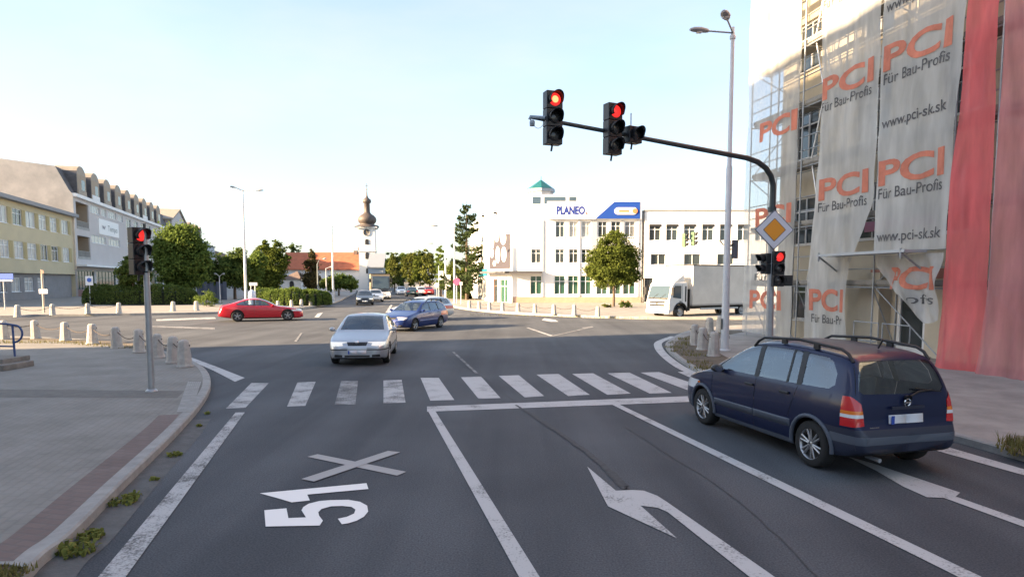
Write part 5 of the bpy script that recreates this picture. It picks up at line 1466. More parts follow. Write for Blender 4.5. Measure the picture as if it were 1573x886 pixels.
def make_car(name, S, pt, loc, heading, label, cat='car', group=None, detail=True):
    """car body lofted from its side profile; windows, lamps and trim are cut out of the body skin as parts"""
    L, W = S['L'], S['W'] / 2
    top, belt, half, bot = pchip(S['top']), pchip(S['belt']), pchip(S['half']), pchip(S['bot'])
    # stations spaced along the arc of the roof line
    xs = np.linspace(0, L, 900); zz = np.array([top(x) for x in xs]); ww = np.array([half(x) for x in xs])
    arc = np.concatenate([[0], np.cumsum(np.sqrt(np.diff(xs) ** 2 + np.diff(zz) ** 2 + np.diff(ww) ** 2))])
    NS = 78 if detail else 44
    st = np.interp(np.linspace(0, arc[-1], NS), arc, xs)
    bm = bmesh.new(); rows = []
    tum = S.get('tum', .3)
    for x in st:
        zb, zt, w = bot(x), top(x), half(x) * W
        zs = min(belt(x), zt - .025)
        pts = [(0, zb), (w * .5, zb), (w * .88, zb)]
        for s in (0, .12, .25, .4, .55, .7, .85, 1):
            bulge = 1 - .055 * max(0, (.45 - s) / .45) ** 2 - .03 * max(0, (s - .5) / .5) ** 2
            if .66 < s < .9: bulge += .006
            pts.append((w * bulge, zb + .025 + (zs - zb - .025) * s))
        wS = pts[-1][0]; h = zt - zs
        wr = max(wS * .35, wS - tum * h - min(.03, h))
        cr = .028 + .02 * min(1, h / .3)
        cr = min(cr, h * .5)
        A, B, C = Vector((wS, zs)), Vector((wr, zt - cr)), Vector((0, zt))
        rc = min(.13, .42 * (B - A).length)
        d1 = (B - A).normalized(); d2 = Vector((-1, .06)).normalized()
        B1 = B - d1 * rc; B2 = B + d2 * rc * 1.3
        for t in (.25, .5, .75, 1): pts.append(tuple(A.lerp(B1, t)))
        for t in (.2, .4, .6, .8, 1): q = B1.lerp(B, t).lerp(B.lerp(B2, t), t); pts.append(tuple(q))
        y2, z2 = pts[-1]
        for t in (.25, .5, .75, 1): pts.append((y2 * (1 - t), z2 + (zt - z2) * (1 - (1 - t) ** 2)))
        rows.append([bm.verts.new((x, p[0], p[1])) for p in pts])
    M = len(rows[0])
    for i in range(len(rows) - 1):
        for k in range(M - 1):
            bm.faces.new((rows[i][k], rows[i + 1][k], rows[i + 1][k + 1], rows[i][k + 1]))
    bm.faces.new(rows[0]); bm.faces.new(list(reversed(rows[-1])))
    bm.normal_update()
    ref = max(bm.faces, key=lambda f: f.calc_center_median().y)
    if ref.normal.y < 0: bmesh.ops.reverse_faces(bm, faces=bm.faces[:])
    for f in bm.faces: f.smooth = True; f.material_index = 0
    from mathutils.bvhtree import BVHTree
    bvh = BVHTree.FromBMesh(bm); bm.verts.ensure_lookup_table(); bm.faces.ensure_lookup_table()
    vn = {}
    for v in bm.verts:
        n = Vector()
        for f in v.link_faces:
            if len(f.verts) == 4: n += f.normal * f.calc_area()
        if v.co.y < 1e-5: n.y = 0
        vn[v.index] = n.normalized() if n.length > 0 else Vector((0, 0, 1))
    FV = [[(v.co.copy(), vn[v.index]) for v in f.verts] for f in bm.faces]
    def skin_normal(co):
        _, nn, fi, _ = bvh.find_nearest(co)
        if fi is None or len(FV[fi]) > 4: return nn or Vector((0, 0, 1))
        acc_n = Vector()
        for p, q in FV[fi]: acc_n += q / ((p - co).length_squared + 1e-7)
        return acc_n.normalized()
    bm.faces.ensure_lookup_table()
    parts = [('body', pt, 0.0, False)]
    AX = {'side': (0, 2), 'front': (1, 2), 'rear': (1, 2), 'top': (0, 1)}
    def ok(f, proj, lim):
        c = f.calc_center_median(); n = f.normal
        if lim and not (lim[0] <= c.x <= lim[1]): return False
        if proj == 'side': return n.y > .05 and c.y > W * .3
        if proj == 'front': return n.x < -.06 and c.x < L * .55
        if proj == 'rear': return n.x > .03 and c.x > L * .5
        return n.z > .2
    def cut(pname, m, proj, poly, off=0.0, pair=False, lim=None, kill=False):
        i0, i1 = AX[proj]
        lo = [min(p[k] for p in poly) - .03 for k in (0, 1)]; hi = [max(p[k] for p in poly) + .03 for k in (0, 1)]
        def near(f):
            a = [v.co[i0] for v in f.verts]; b = [v.co[i1] for v in f.verts]
            return not (max(a) < lo[0] or min(a) > hi[0] or max(b) < lo[1] or min(b) > hi[1])
        for i in range(len(poly)):
            a, b = poly[i], poly[(i + 1) % len(poly)]
            n2 = (b[1] - a[1], -(b[0] - a[0]))
            if abs(n2[0]) + abs(n2[1]) < 1e-9: continue
            co = [0, 0, 0]; no = [0, 0, 0]; co[i0], co[i1] = a; no[i0], no[i1] = n2
            fs = [f for f in bm.faces if ok(f, proj, None) and near(f)]
            ge = list({e for f in fs for e in f.edges}) + list({v for f in fs for v in f.verts}) + fs
            bmesh.ops.bisect_plane(bm, geom=ge, dist=1e-5, plane_co=co, plane_no=Vector(no).normalized())
        bm.normal_update()
        if kill:
            de = [f for f in bm.faces if f.calc_center_median().y > W * .5 and inside((f.calc_center_median()[i0], f.calc_center_median()[i1]), poly)]
            bmesh.ops.delete(bm, geom=de, context='FACES'); return
        parts.append((pname, m, off, pair)); k = len(parts) - 1
        for f in bm.faces:
            if ok(f, proj, lim):
                c = f.calc_center_median()
                if inside((c[i0], c[i1]), poly): f.material_index = k
    xa, xb, wr_ = S['fa'], S['ra'], S['wr']
    ar = wr_ + .045
    for xc in (xa, xb):
        cut('', None, 'side', [(xc + ar * math.cos(2 * math.pi * k / 22), wr_ + .01 + ar * math.sin(2 * math.pi * k / 22)) for k in range(22)], kill=True)
    for c in S['cuts']: cut(*c[:4], **(c[4] if len(c) > 4 else {}))
    # underside
    parts.append(('underbody', BLACK, 0, False)); ku = len(parts) - 1
    for f in bm.faces:
        if f.normal.z < -.75: f.material_index = ku
    root = empty(name, loc, math.atan2(heading.y, heading.x), label, cat, group)
    xm = (xa + xb) / 2
    def tl_(v): return (xm - v[0], v[1], v[2])
    body = None
    for k, (pn, m, off, pair) in enumerate(parts):
        fs = [f for f in bm.faces if f.material_index == k]
        if not fs: continue
        vi = {}; V = []; Fc = []; VN = []
        acc = {}
        for f in fs:
            for v in f.verts: acc[v] = acc.get(v, Vector()) + f.normal
        for f in fs:
            idx = []
            for v in f.verts:
                if v not in vi:
                    vi[v] = len(V); n = acc[v].normalized(); q = v.co + n * off; 
                    q.y = 0 if v.co.y < 1e-5 else q.y
                    V.append(q); sn = skin_normal(v.co)
                    if v.co.y < 1e-5: sn = Vector((sn.x, 0, sn.z)).normalized()
                    VN.append(sn)
                idx.append(vi[v])
            Fc.append(idx)
        sides = []
        Lf = [tl_(v) for v in V]; Rt = [tl_((v[0], -v[1], v[2])) for v in V]
        NL_ = [Vector((-n.x, n.y, n.z)) for n in VN]; NR_ = [Vector((-n.x, -n.y, n.z)) for n in VN]
        if pair: sides = [(Lf, [f[::-1] for f in Fc], NL_), (Rt, Fc, NR_)]
        else: sides = [(Lf + Rt, [f[::-1] for f in Fc] + [[i + len(V) for i in f] for f in Fc], NL_ + NR_)]
        for (vv, ff, nn_) in sides:
            me = bpy.data.meshes.new(pn); me.from_pydata(vv, [], ff); me.materials.append(m)
            me.polygons.foreach_set('use_smooth', [True] * len(me.polygons))
            if pn != 'underbody': me.normals_split_custom_set_from_vertices([n[:] for n in nn_])
            o = bpy.data.objects.new(pn, me); COL.objects.link(o); o.parent = root
            if pn in ('side_trim', 'licence_plate'):
                sd = o.modifiers.new('thickness', 'SOLIDIFY'); sd.thickness = .02; sd.offset = -1
            if k == 0: body = o
    bm.free()
    # wheels
    ns = S.get('spokes', 5)
    for xc in (xa, xb):
        for sd in (1, -1):
            yc = sd * (W - .115); c = Vector((xm - xc, yc, wr_))
            mb = MB(); tw = .1
            mb.lathe([(wr_ * .66, -tw), (wr_ * .86, -tw * 1.02), (wr_ * .97, -tw * .86), (wr_, -tw * .5), (wr_, tw * .5), (wr_ * .97, tw * .86), (wr_ * .86, tw * 1.02), (wr_ * .66, tw)], c, 30, 'Y')
            tyre = mb.build('wheel', RUBBER, root)
            rm_ = MB()
            rm_.lathe([(wr_ * .67, sd * tw * .97), (wr_ * .62, sd * tw * .8), (wr_ * .61, sd * tw * .0)], c, 26, 'Y', 0)
            rm_.lathe([(.001, sd * tw * .1), (wr_ * .62, sd * tw * .1)], c, 20, 'Y', 1)
            rm_.lathe([(.001, sd * tw * .84), (wr_ * .1, sd * tw * .84), (wr_ * .15, sd * tw * .7), (wr_ * .16, 0)], c, 14, 'Y', 0)
            for k in range(ns):
                for da in ((-.17, .17) if S.get('double') else (0,)):
                    a = 2 * math.pi * k / ns + .3
                    p0 = c + Vector((math.cos(a + da * 1.2) * wr_ * .12, sd * tw * .74, math.sin(a + da * 1.2) * wr_ * .12))
                    p1 = c + Vector((math.cos(a + da) * wr_ * .63, sd * tw * .80, math.sin(a + da) * wr_ * .63))
                    rm_.tube([p0, p1], [wr_ * .062, wr_ * (.05 if S.get('double') else .085)], 6, 0)
            ro = rm_.build('rim', [ALLOY, BLACK]); ro.parent = tyre
            lm_ = MB(); lm_.lathe([(wr_ + .05, -sd * .2), (wr_ + .05, sd * .085)], c, 22, 'Y', a0=0, a1=math.pi)
            lm_.lathe([(.001, -sd * .2), (wr_ + .05, -sd * .2)], c, 22, 'Y', a0=0, a1=math.pi)
            lo_ = lm_.build('wheel_arch', BLACK, root, 0, False)
    # cabin: floor, dashboard, seats
    zi = S.get('cab', (.30, .22))
    mb = MB(); x0, x1 = S['cabin']
    mb.box((xm - (x0 + x1) / 2, 0, .36), (x1 - x0, W * 1.6, .06)); mb.box((xm - x0 - .12, 0, .68), (.34, W * 1.6, .42))
    mb.build('cabin_floor', CARIN, root)
    hh = S['H']
    for (xr, n) in S['seats']:
        for y in ((-.36, .36) if n == 2 else (-.42, 0, .42)):
            mb = MB()
            mb.box((xm - xr, y, .52), (.5, .46 if n == 2 else .4, .18))
            mb.box((xm - xr - .27, y, .82), (.14, .46 if n == 2 else .4, .6), mat4=Matrix.Rotation(R(-10), 4, 'Y'))
            mb.box((xm - xr - .34, y, 1.2), (.1, .26, .17), mat4=Matrix.Rotation(R(-8), 4, 'Y'))
            mb.build('seat', SEAT, root, .04)
    if detail:
        mb = MB(); a = R(65)
        pts = [(xm - x0 - .42 + .04 * math.sin(t), .36 + .18 * math.cos(t), .92 + .16 * math.sin(t)) for t in [2 * math.pi * k / 16 for k in range(17)]]
        mb.tube(pts, .014, 6); mb.build('steering_wheel', BLACK, root)
    # mirrors
    mx, mz = S['mirror']
    for sd in (1, -1):
        mb = MB(); yb = half(mx) * W * .95
        V = []; n = 10
        for j, (t, rr_) in enumerate(((-.5, .35), (-.42, .8), (0, 1), (.38, .92), (.46, .8))):
            for k in range(n):
                a = 2 * math.pi * k / n
                V.append((xm - mx - t * .16, sd * (yb + .12 + .095 * rr_ * math.cos(a)), mz + .065 * rr_ * math.sin(a)))
        mb.add(V, [(j * n + k, j * n + (k + 1) % n, (j + 1) * n + (k + 1) % n, (j + 1) * n + k) for j in range(4) for k in range(n)], 0, True)
        mb.add(V[:n], [tuple(range(n))]); mb.add(V[-n:], [tuple(range(n))], 1)
        mb.box((xm - mx, sd * (yb + .02), mz - .04), (.08, .12, .04))
        mb.build('mirror', [S.get('mirmat', pt), CHROME], root)
    for (hx, hz) in S.get('handles', ()):
        for sd in (1, -1):
            mb = MB(); mb.box((xm - hx, sd * (half(hx) * W * 1.0 + .006), hz), (.19, .035, .035)); mb.build('door_handle', S.get('handmat', pt), root, .01)
    if S.get('rails'):
        xr0, xr1 = S['rails']
        for sd in (1, -1):
            mb = MB(); yr = sd * W * .70
            P = [(xm - (xr0 + (xr1 - xr0) * t), yr * (1 - .02 * t), top(xr0 + (xr1 - xr0) * t) + dz) for t, dz in ((0, -.07), (.05, -.01), (.12, .022), (.5, .03), (.9, .02), (.96, -.01), (1, -.07))]
            mb.tube(P, .021, 8)
            for t in (.35, .68): x_ = xr0 + (xr1 - xr0) * t; mb.box((xm - x_, yr, top(x_) - .02), (.1, .035, .08))
            mb.build('roof_rail', BLACK, root)
    return root, xm, top, half

def cuts_common(S):
    return S

# ---- the dark blue people carrier
ZB = mat('dark_blue_paint', (0.0045, 0.011, 0.050), .34, .25, coat=.35, spec=.4)
ZTRIM = mat('blue_grey_plastic', (0.075, 0.09, 0.12), .55)
ZBUMP = mat('dark_blue_bumper', (0.016, 0.022, 0.045), .42, coat=.3)
zaf = dict(L=4.32, W=1.73, H=1.64, fa=.86, ra=3.55, wr=.315, spokes=6, double=True, tum=.27, cabin=(1.2, 3.9), seats=[(1.9, 2), (2.75, 3)], mirror=(1.42, 1.06), mirmat=BLACK, handles=[(2.2, .92), (3.02, .93)], handmat=TRIM, rails=(1.95, 3.98),
    top=[(0, .60), (.05, .70), (.2, .80), (.55, .91), (.95, 1.02), (1.4, 1.29), (1.85, 1.51), (2.2, 1.60), (2.8, 1.635), (3.5, 1.61), (3.88, 1.565), (4.0, 1.51), (4.07, 1.40), (4.17, 1.10), (4.22, .92), (4.24, .70), (4.29, .64), (4.32, .56)],
    belt=[(0, .56), (.3, .75), (.9, .93), (1.5, .985), (3.0, 1.02), (4.1, 1.04), (4.32, .54)],
    half=[(0, .62), (.06, .76), (.2, .88), (.5, .97), (1.2, 1.0), (3.3, 1.0), (3.85, .975), (4.1, .93), (4.24, .875), (4.3, .82), (4.32, .76)],
    bot=[(0, .30), (.3, .22), (.9, .20), (3.5, .21), (4.1, .27), (4.32, .36)])
zaf['cuts'] = [
    ('side_trim', ZTRIM, 'side', [(1.24, .44), (3.15, .47), (3.15, .575), (1.24, .545)], dict(off=.008, pair=True)),
    ('sill', ZTRIM, 'side', [(1.2, .19), (3.2, .19), (3.2, .30), (1.2, .28)], dict(off=.003, pair=True)),
    ('bumper', ZBUMP, 'side', [(3.92, .2), (4.4, .2), (4.4, .64), (3.92, .62)], dict(off=.004, pair=True)),
    ('bumper', ZBUMP, 'rear', [(-.1, .2), (1, .2), (1, .645), (-.1, .645)], dict(off=.004)),
    ('bumper_strip', ZTRIM, 'rear', [(-.1, .47), (1, .46), (1, .56), (-.1, .56)], dict(off=.007)),
    ('bumper_strip', ZTRIM, 'side', [(3.9, .46), (4.4, .47), (4.4, .56), (3.9, .575)], dict(off=.007, pair=True)),
    ('bumper', ZBUMP, 'side', [(-.1, .2), (.5, .2), (.5, .5), (-.1, .5)], dict(off=.004, pair=True)),
    ('window', CARGLASS, 'side', [(1.22, 1.045), (2.26, 1.06), (2.20, 1.50), (1.90, 1.485), (1.6, 1.35)], dict(off=-.008, pair=True)),
    ('window', CARGLASS, 'side', [(2.36, 1.06), (2.99, 1.075), (2.95, 1.515), (2.31, 1.51)], dict(off=-.008, pair=True)),
    ('window', CARGLASS, 'side', [(3.03, 1.075), (3.21, 1.08), (3.14, 1.51), (2.99, 1.515)], dict(off=-.008, pair=True)),
    ('window', CARGLASS, 'side', [(3.31, 1.085), (3.80, 1.10), (3.88, 1.16), (3.86, 1.30), (3.74, 1.44), (3.62, 1.485), (3.25, 1.505)], dict(off=-.008, pair=True)),
    ('pillar', TRIM, 'side', [(2.26, 1.045), (2.36, 1.045), (2.31, 1.52), (2.20, 1.51)], dict(off=-.003, pair=True)),
    ('pillar', TRIM, 'side', [(2.99, 1.06), (3.03, 1.06), (2.99, 1.52), (2.95, 1.52)], dict(off=-.003, pair=True)),
    ('pillar', TRIM, 'side', [(3.21, 1.065), (3.31, 1.065), (3.25, 1.515), (3.14, 1.52)], dict(off=-.003, pair=True)),
    ('windscreen', CARGLASS, 'front', [(-.1, 1.05), (.74, 1.05), (.60, 1.52), (-.1, 1.53)], dict(off=-.008)),
    ('rear_window', REARGLASS, 'rear', [(-.1, 1.06), (.60, 1.075), (.655, 1.12), (.62, 1.28), (.545, 1.44), (.50, 1.465), (-.1, 1.475)], dict(off=-.006)),
    ('tail_light', LENSRED, 'rear', [(.652, .875), (.9, .875), (.9, 1.05), (.755, 1.05), (.66, .96)], dict(off=.006, pair=True, lim=(4.03, 5))),
    ('tail_light', LENSRED, 'rear', [(.635, .69), (.9, .67), (.9, .79), (.643, .79)], dict(off=.006, pair=True, lim=(4.03, 5))),
    ('reversing_lamp', LENSCLEAR, 'rear', [(.643, .79), (.9, .79), (.9, .832), (.647, .832)], dict(off=.008, pair=True, lim=(4.03, 5))),
    ('indicator', LENSORANGE, 'rear', [(.647, .832), (.9, .832), (.9, .875), (.652, .875)], dict(off=.008, pair=True, lim=(4.03, 5))),
    ('licence_plate', PLATE, 'rear', [(-.1, .70), (.26, .70), (.26, .81), (-.1, .81)], dict(off=.012)),
    ('headlight', LENSCLEAR, 'front', [(.42, .60), (.85, .60), (.85, .76), (.5, .74)], dict(off=.004, pair=True)),
    ('grille', TRIM, 'front', [(-.1, .58), (.35, .58), (.35, .68), (-.1, .68)], dict(off=.003)),
    ('headlight', LENSCLEAR, 'side', [(.03, .60), (.3, .66), (.3, .78), (.08, .74)], dict(off=.004, pair=True)),
    ('door_seam', BLACK, 'side', [(2.305, .30), (2.314, .30), (2.332, 1.04), (2.323, 1.04)], dict(off=-.006, pair=True)),
    ('door_seam', BLACK, 'side', [(1.19, .33), (1.199, .33), (1.149, .97), (1.14, .97)], dict(off=-.006, pair=True)),
    ('door_seam', BLACK, 'side', [(3.10, .60), (3.109, .60), (3.259, 1.05), (3.25, 1.05)], dict(off=-.006, pair=True)),
    ('hatch_seam', BLACK, 'rear', [(.70, 1.08), (.709, 1.08), (.63, 1.40), (.621, 1.40)], dict(off=-.006, pair=True)),
]
rl, fl0 = G(1248, 716), G(1084, 651)
hd = (fl0 - rl).normalized(); rt = Vector((hd.y, -hd.x, 0))
mid = (rl + fl0) / 2 + rt * (.88 - .115 + .02)
car, xm, ztop, zhalf = make_car('people_carrier', zaf, ZB, mid, hd, 'dark blue people carrier with black roof rails waiting in the right lane')
# wheel arch flares, wiper, washer, badge, plate band
for xc in (.86, 3.55):
    for sd in (1, -1):
        mb = MB(); r0 = .375
        P = [(xm - xc - r0 * math.cos(R(a)), sd * (.88 * zhalf(xc + r0 * math.cos(R(a))) * (.985 - .03 * (1 - math.sin(R(a)))) + .008), .325 + r0 * math.sin(R(a))) for a in range(-8, 189, 14)]
        mb.tube(P, .028, 8); mb.build('wheel_arch_trim', ZTRIM, car)
mb = MB(); xr = lambda z: None
mb.tube([(xm - 4.235, -.02, 1.02), (xm - 4.215, -.2, 1.085), (xm - 4.205, -.42, 1.10)], .013, 6); mb.tube([(xm - 4.20, -.16, 1.13), (xm - 4.215, -.56, 1.075)], .009, 6); mb.lathe([(.045, 0), (.04, .05), (.001, .055)], (xm - 4.26, -.02, 1.01), 10, 'X'); mb.build('rear_wiper', BLACK, car)
mb = MB(); mb.box((xm - 4.262, 0, .905), (.02, .5, .035)); mb.build('handle_strip', ZBUMP, car)
mb = MB(); mb.lathe([(.055, 0), (.05, .012), (.04, .012), (.035, 0)], (xm - 4.255, 0, .965), 18, 'X'); mb.box((xm - 4.262, 0, .965), (.01, .08, .012)); mb.build('badge', CHROME, car)
mb = MB(); mb.box((xm - 4.276, .235, .755), (.008, .045, .105)); mb.build('plate_band', PLATEBLUE, car)
mb = MB(); mb.box((xm - 4.262, .50, .665), (.008, .14, .022)); mb.build('badge', CHROME, car)
mb = MB(); mb.tube([(xm - 4.1, .45, .27), (xm - 4.32, .45, .265)], .028, 8); mb.build('exhaust', GALV, car)
mb = MB(); mb.tube([(xm - 3.75, 0, 1.60), (xm - 3.82, 0, 1.72)], .012, 6); mb.build('aerial', BLACK, car)
mb = MB()
for sd in (1, -1): pass
mb.box((xm - .78, .885, .74), (.06, .01, .03)); mb.build('side_indicator', LENSORANGE, car)

# ---- saloon / estate shapes
def saloon(fast=False, estate=False):
    if estate: topc = [(0, .55), (.05, .66), (.25, .76), (.75, .87), (1.2, .96), (1.6, 1.18), (2.0, 1.385), (2.35, 1.455), (3.1, 1.47), (3.85, 1.42), (4.05, 1.36), (4.2, 1.18), (4.36, .96), (4.42, .84), (4.46, .70), (4.5, .55)]
    else: topc = [(0, .55), (.05, .66), (.22, .745), (.7, .845), (1.18, .95), (1.55, 1.16), (1.95, 1.36), (2.3, 1.43), (2.85, 1.43), (3.25, 1.36), (3.6, 1.20), (3.95, 1.03), (4.3, .99), (4.42, .93), (4.46, .72), (4.5, .55)]
    S = dict(L=4.5, W=1.74, H=1.44, fa=.88, ra=3.42, wr=.305, spokes=5, double=False, tum=.36, cabin=(1.3, 3.7), seats=[(1.95, 2), (2.8, 3)], mirror=(1.5, .98), handles=[(2.3, .84), (3.2, .86)],
        top=topc, belt=[(0, .52), (.3, .70), (1.0, .84), (1.6, .90), (3.2, .93), (4.2, .93), (4.5, .52)],
        half=[(0, .66), (.05, .78), (.2, .90), (.55, .98), (1.2, 1.0), (3.3, 1.0), (3.9, .965), (4.3, .9), (4.45, .82), (4.5, .7)],
        bot=[(0, .26), (.3, .19), (.9, .18), (3.5, .19), (4.1, .24), (4.5, .33)])
    C = [('window', CARGLASS, 'side', [(1.50, .955), (2.36, .965), (2.40, 1.345), (2.15, 1.34), (1.85, 1.23)], dict(off=-.006, pair=True)),
         ('pillar', TRIM, 'side', [(2.36, .95), (2.44, .95), (2.48, 1.355), (2.40, 1.355)], dict(off=-.003, pair=True)),
         ('door_seam', BLACK, 'side', [(2.39, .28), (2.399, .28), (2.41, .95), (2.401, .95)], dict(off=-.005, pair=True)),
         ('side_trim', None, 'side', [(1.28, .47), (3.04, .49), (3.04, .54), (1.28, .52)], dict(off=.006, pair=True)),
         ('windscreen', CARGLASS, 'front', [(-.1, .985), (.66, .975), (.55, 1.35), (-.1, 1.37)], dict(off=-.006))]
    if estate:
        C += [('window', CARGLASS, 'side', [(2.44, .965), (3.2, .98), (3.18, 1.345), (2.48, 1.35)], dict(off=-.006, pair=True)),
              ('window', CARGLASS, 'side', [(3.3, .985), (3.95, 1.0), (4.0, 1.06), (3.82, 1.31), (3.28, 1.34)], dict(off=-.006, pair=True)),
              ('pillar', TRIM, 'side', [(3.2, .97), (3.3, .97), (3.28, 1.35), (3.18, 1.35)], dict(off=-.003, pair=True)),
              ('rear_window', CARGLASS, 'rear', [(-.1, .99), (.6, 1.0), (.52, 1.3), (-.1, 1.33)], dict(off=-.006))]
    else:
        C += [('window', CARGLASS, 'side', [(2.44, .965), (3.28, .98), (3.36, 1.05), (3.1, 1.29), (2.9, 1.34), (2.48, 1.35)], dict(off=-.006, pair=True)),
              ('rear_window', CARGLASS, 'rear', [(-.1, 1.06), (.56, 1.05), (.5, 1.32), (-.1, 1.34)], dict(off=-.006))]
    C += [('tail_light', LENSRED, 'rear', [(.5, .70), (.9, .68), (.9, .88), (.5, .86)], dict(off=.005, pair=True)),
          ('licence_plate', PLATE, 'front', [(-.1, .36), (.26, .36), (.26, .47), (-.1, .47)], dict(off=.01)),
          ('licence_plate', PLATE, 'rear', [(-.1, .56), (.26, .56), (.26, .67), (-.1, .67)], dict(off=.01))]
    S['cuts'] = C
    return S
def add_front(S, head, wide=False, strip=True):
    S['cuts'] += [('headlight', head, 'front', [(.40, .60), (.56, .585), (.70, .61), (.72, .65), (.60, .69), (.43, .68)], dict(off=.006, pair=True)),
                  ('headlight', head, 'side', [(.04, .57), (.22, .62), (.30, .70), (.10, .70)], dict(off=.006, pair=True)),
                  ('grille', TRIM, 'front', [(-.1, .60), (.26, .60), (.30, .70), (-.1, .70)], dict(off=-.004)),
                  ('air_intake', BLACK, 'front', [(-.1, .27), (.36, .27), (.36, .33), (-.1, .33)], dict(off=-.006)),
                  ('air_intake', BLACK, 'front', [(.42, .27), (.66, .28), (.64, .35), (.42, .34)], dict(off=-.006, pair=True))]
    if strip: S['cuts'] += [('bumper_strip', TRIM, 'front', [(.28, .475), (.9, .47), (.9, .50), (.28, .50)], dict(off=.006, pair=True)),
                            ('bumper_strip', TRIM, 'side', [(.0, .47), (.45, .47), (.45, .50), (.0, .50)], dict(off=.006, pair=True))]
    return S
def trimfix(S, m):
    S['cuts'] = [(c[0], m if c[1] is None else c[1], *c[2:]) for c in S['cuts']]
    return S
SIL = paint('silver_paint', (0.44, 0.47, 0.51), .55, .32)
S = trimfix(add_front(saloon(), HEADON), TRIM)
fr = (G(519, 557) + G(591, 557)) / 2
hd = Vector((.10, -1, 0)).normalized()
car, xm, t_, h_ = make_car('silver_car', S, SIL, fr - hd * (S['ra'] - S['fa']) / 2, hd, 'silver car with lit headlamps driving towards the viewer before the crosswalk')
mb = MB()
for y in (-.14, -.07, 0, .07, .14): mb.box((xm - .03, y, .65), (.03, .012, .075))
mb.build('grille_slat', BLACK, car)
mb = MB(); mb.lathe([(.001, .02), (.05, .015), (.055, 0)], (xm - .012, 0, .70), 14, 'X'); mb.build('badge', CHROME, car)
mb = MB(); mb.box((xm + .018, -.235, .415), (.01, .04, .1)); mb.build('plate_band', PLATEBLUE, car)
# blue estate
BLU = paint('royal_blue_paint', (0.010, 0.030, 0.150), .3)
S = trimfix(add_front(saloon(estate=True), LENSCLEAR, strip=False), BLU)
S['rails'] = (2.3, 3.9)
a, b = G(632, 509), G(680, 502.5)
hd = (a - b).normalized(); rt = Vector((hd.y, -hd.x, 0))
mid = (a + b) / 2 + rt * .8
make_car('blue_car', S, BLU, mid, hd, 'royal blue estate car turning across the junction behind the silver car')
# silver estate behind it
SIL2 = paint('pale_silver_paint', (0.62, 0.63, 0.63), .3, .3)
S = trimfix(add_front(saloon(estate=True), LENSCLEAR, strip=False), SIL2)
mid2 = G(643, 491); mid2.y = 41.0; mid2.x = PT(646, 430, 41).x
make_car('silver_car', S, SIL2, mid2, Vector((-.62, -.8, 0)).normalized(), 'pale silver estate car half hidden behind the blue estate', detail=False)
# red fastback
RED = paint('red_paint', (0.46, 0.012, 0.028), .15, .25)
S = dict(L=4.86, W=1.86, H=1.40, fa=.92, ra=3.78, wr=.34, spokes=5, double=True, tum=.42, cabin=(1.5, 3.9), seats=[(2.2, 2), (3.05, 3)], mirror=(1.75, .96), handles=[(2.65, .80), (3.45, .83)],
    top=[(0, .48), (.05, .62), (.3, .73), (.9, .86), (1.5, .95), (1.95, 1.17), (2.4, 1.345), (2.75, 1.40), (3.1, 1.395), (3.6, 1.29), (4.1, 1.12), (4.5, 1.0), (4.7, .96), (4.78, .84), (4.82, .66), (4.86, .48)],
    belt=[(0, .46), (.3, .68), (1.2, .84), (1.8, .89), (3.4, .93), (4.5, .92), (4.86, .46)],
    half=[(0, .6), (.06, .74), (.25, .89), (.6, .98), (1.2, 1.0), (3.7, 1.0), (4.3, .95), (4.65, .88), (4.8, .8), (4.86, .68)],
    bot=[(0, .24), (.3, .17), (.9, .16), (3.8, .17), (4.4, .24), (4.86, .33)])
S['cuts'] = [('window', CARGLASS, 'side', [(1.88, .945), (2.78, .955), (2.80, 1.31), (2.52, 1.30), (2.2, 1.18)], dict(off=-.006, pair=True)),
    ('window', CARGLASS, 'side', [(2.86, .955), (3.75, .985), (3.88, 1.035), (3.6, 1.18), (3.25, 1.285), (2.88, 1.315)], dict(off=-.006, pair=True)),
    ('pillar', TRIM, 'side', [(2.78, .94), (2.86, .94), (2.88, 1.325), (2.80, 1.32)], dict(off=-.003, pair=True)),
    ('door_seam', BLACK, 'side', [(2.80, .27), (2.809, .27), (2.83, .94), (2.821, .94)], dict(off=-.005, pair=True)),
    ('sill', TRIM, 'side', [(1.3, .16), (3.4, .16), (3.4, .24), (1.3, .24)], dict(off=.003, pair=True)),
    ('windscreen', CARGLASS, 'front', [(-.1, .985), (.68, .975), (.55, 1.33), (-.1, 1.35)], dict(off=-.006)),
    ('rear_window', CARGLASS, 'rear', [(-.1, 1.08), (.55, 1.07), (.48, 1.30), (-.1, 1.32)], dict(off=-.006)),
    ('tail_light', LENSRED, 'rear', [(.3, .78), (.95, .76), (.95, .88), (.3, .87)], dict(off=.005, pair=True)),
    ('headlight', LENSCLEAR, 'front', [(.42, .58), (.95, .60), (.95, .70), (.5, .67)], dict(off=.005, pair=True)),
    ('headlight', LENSCLEAR, 'side', [(.06, .60), (.38, .66), (.42, .72), (.10, .69)], dict(off=.005, pair=True)),
    ('grille', BLACK, 'front', [(-.1, .36), (.36, .36), (.42, .62), (-.1, .64)], dict(off=-.004))]
a, b = G(440.5, 492.5), G(367, 494)
hd = (a - b).normalized(); rt = Vector((hd.y, -hd.x, 0))
make_car('red_car', S, RED, (a + b) / 2 - rt * -.82 if False else (a + b) / 2 + Vector((-hd.y, hd.x, 0)) * .82, hd, 'red fastback car crossing the sunlit junction from left to right')
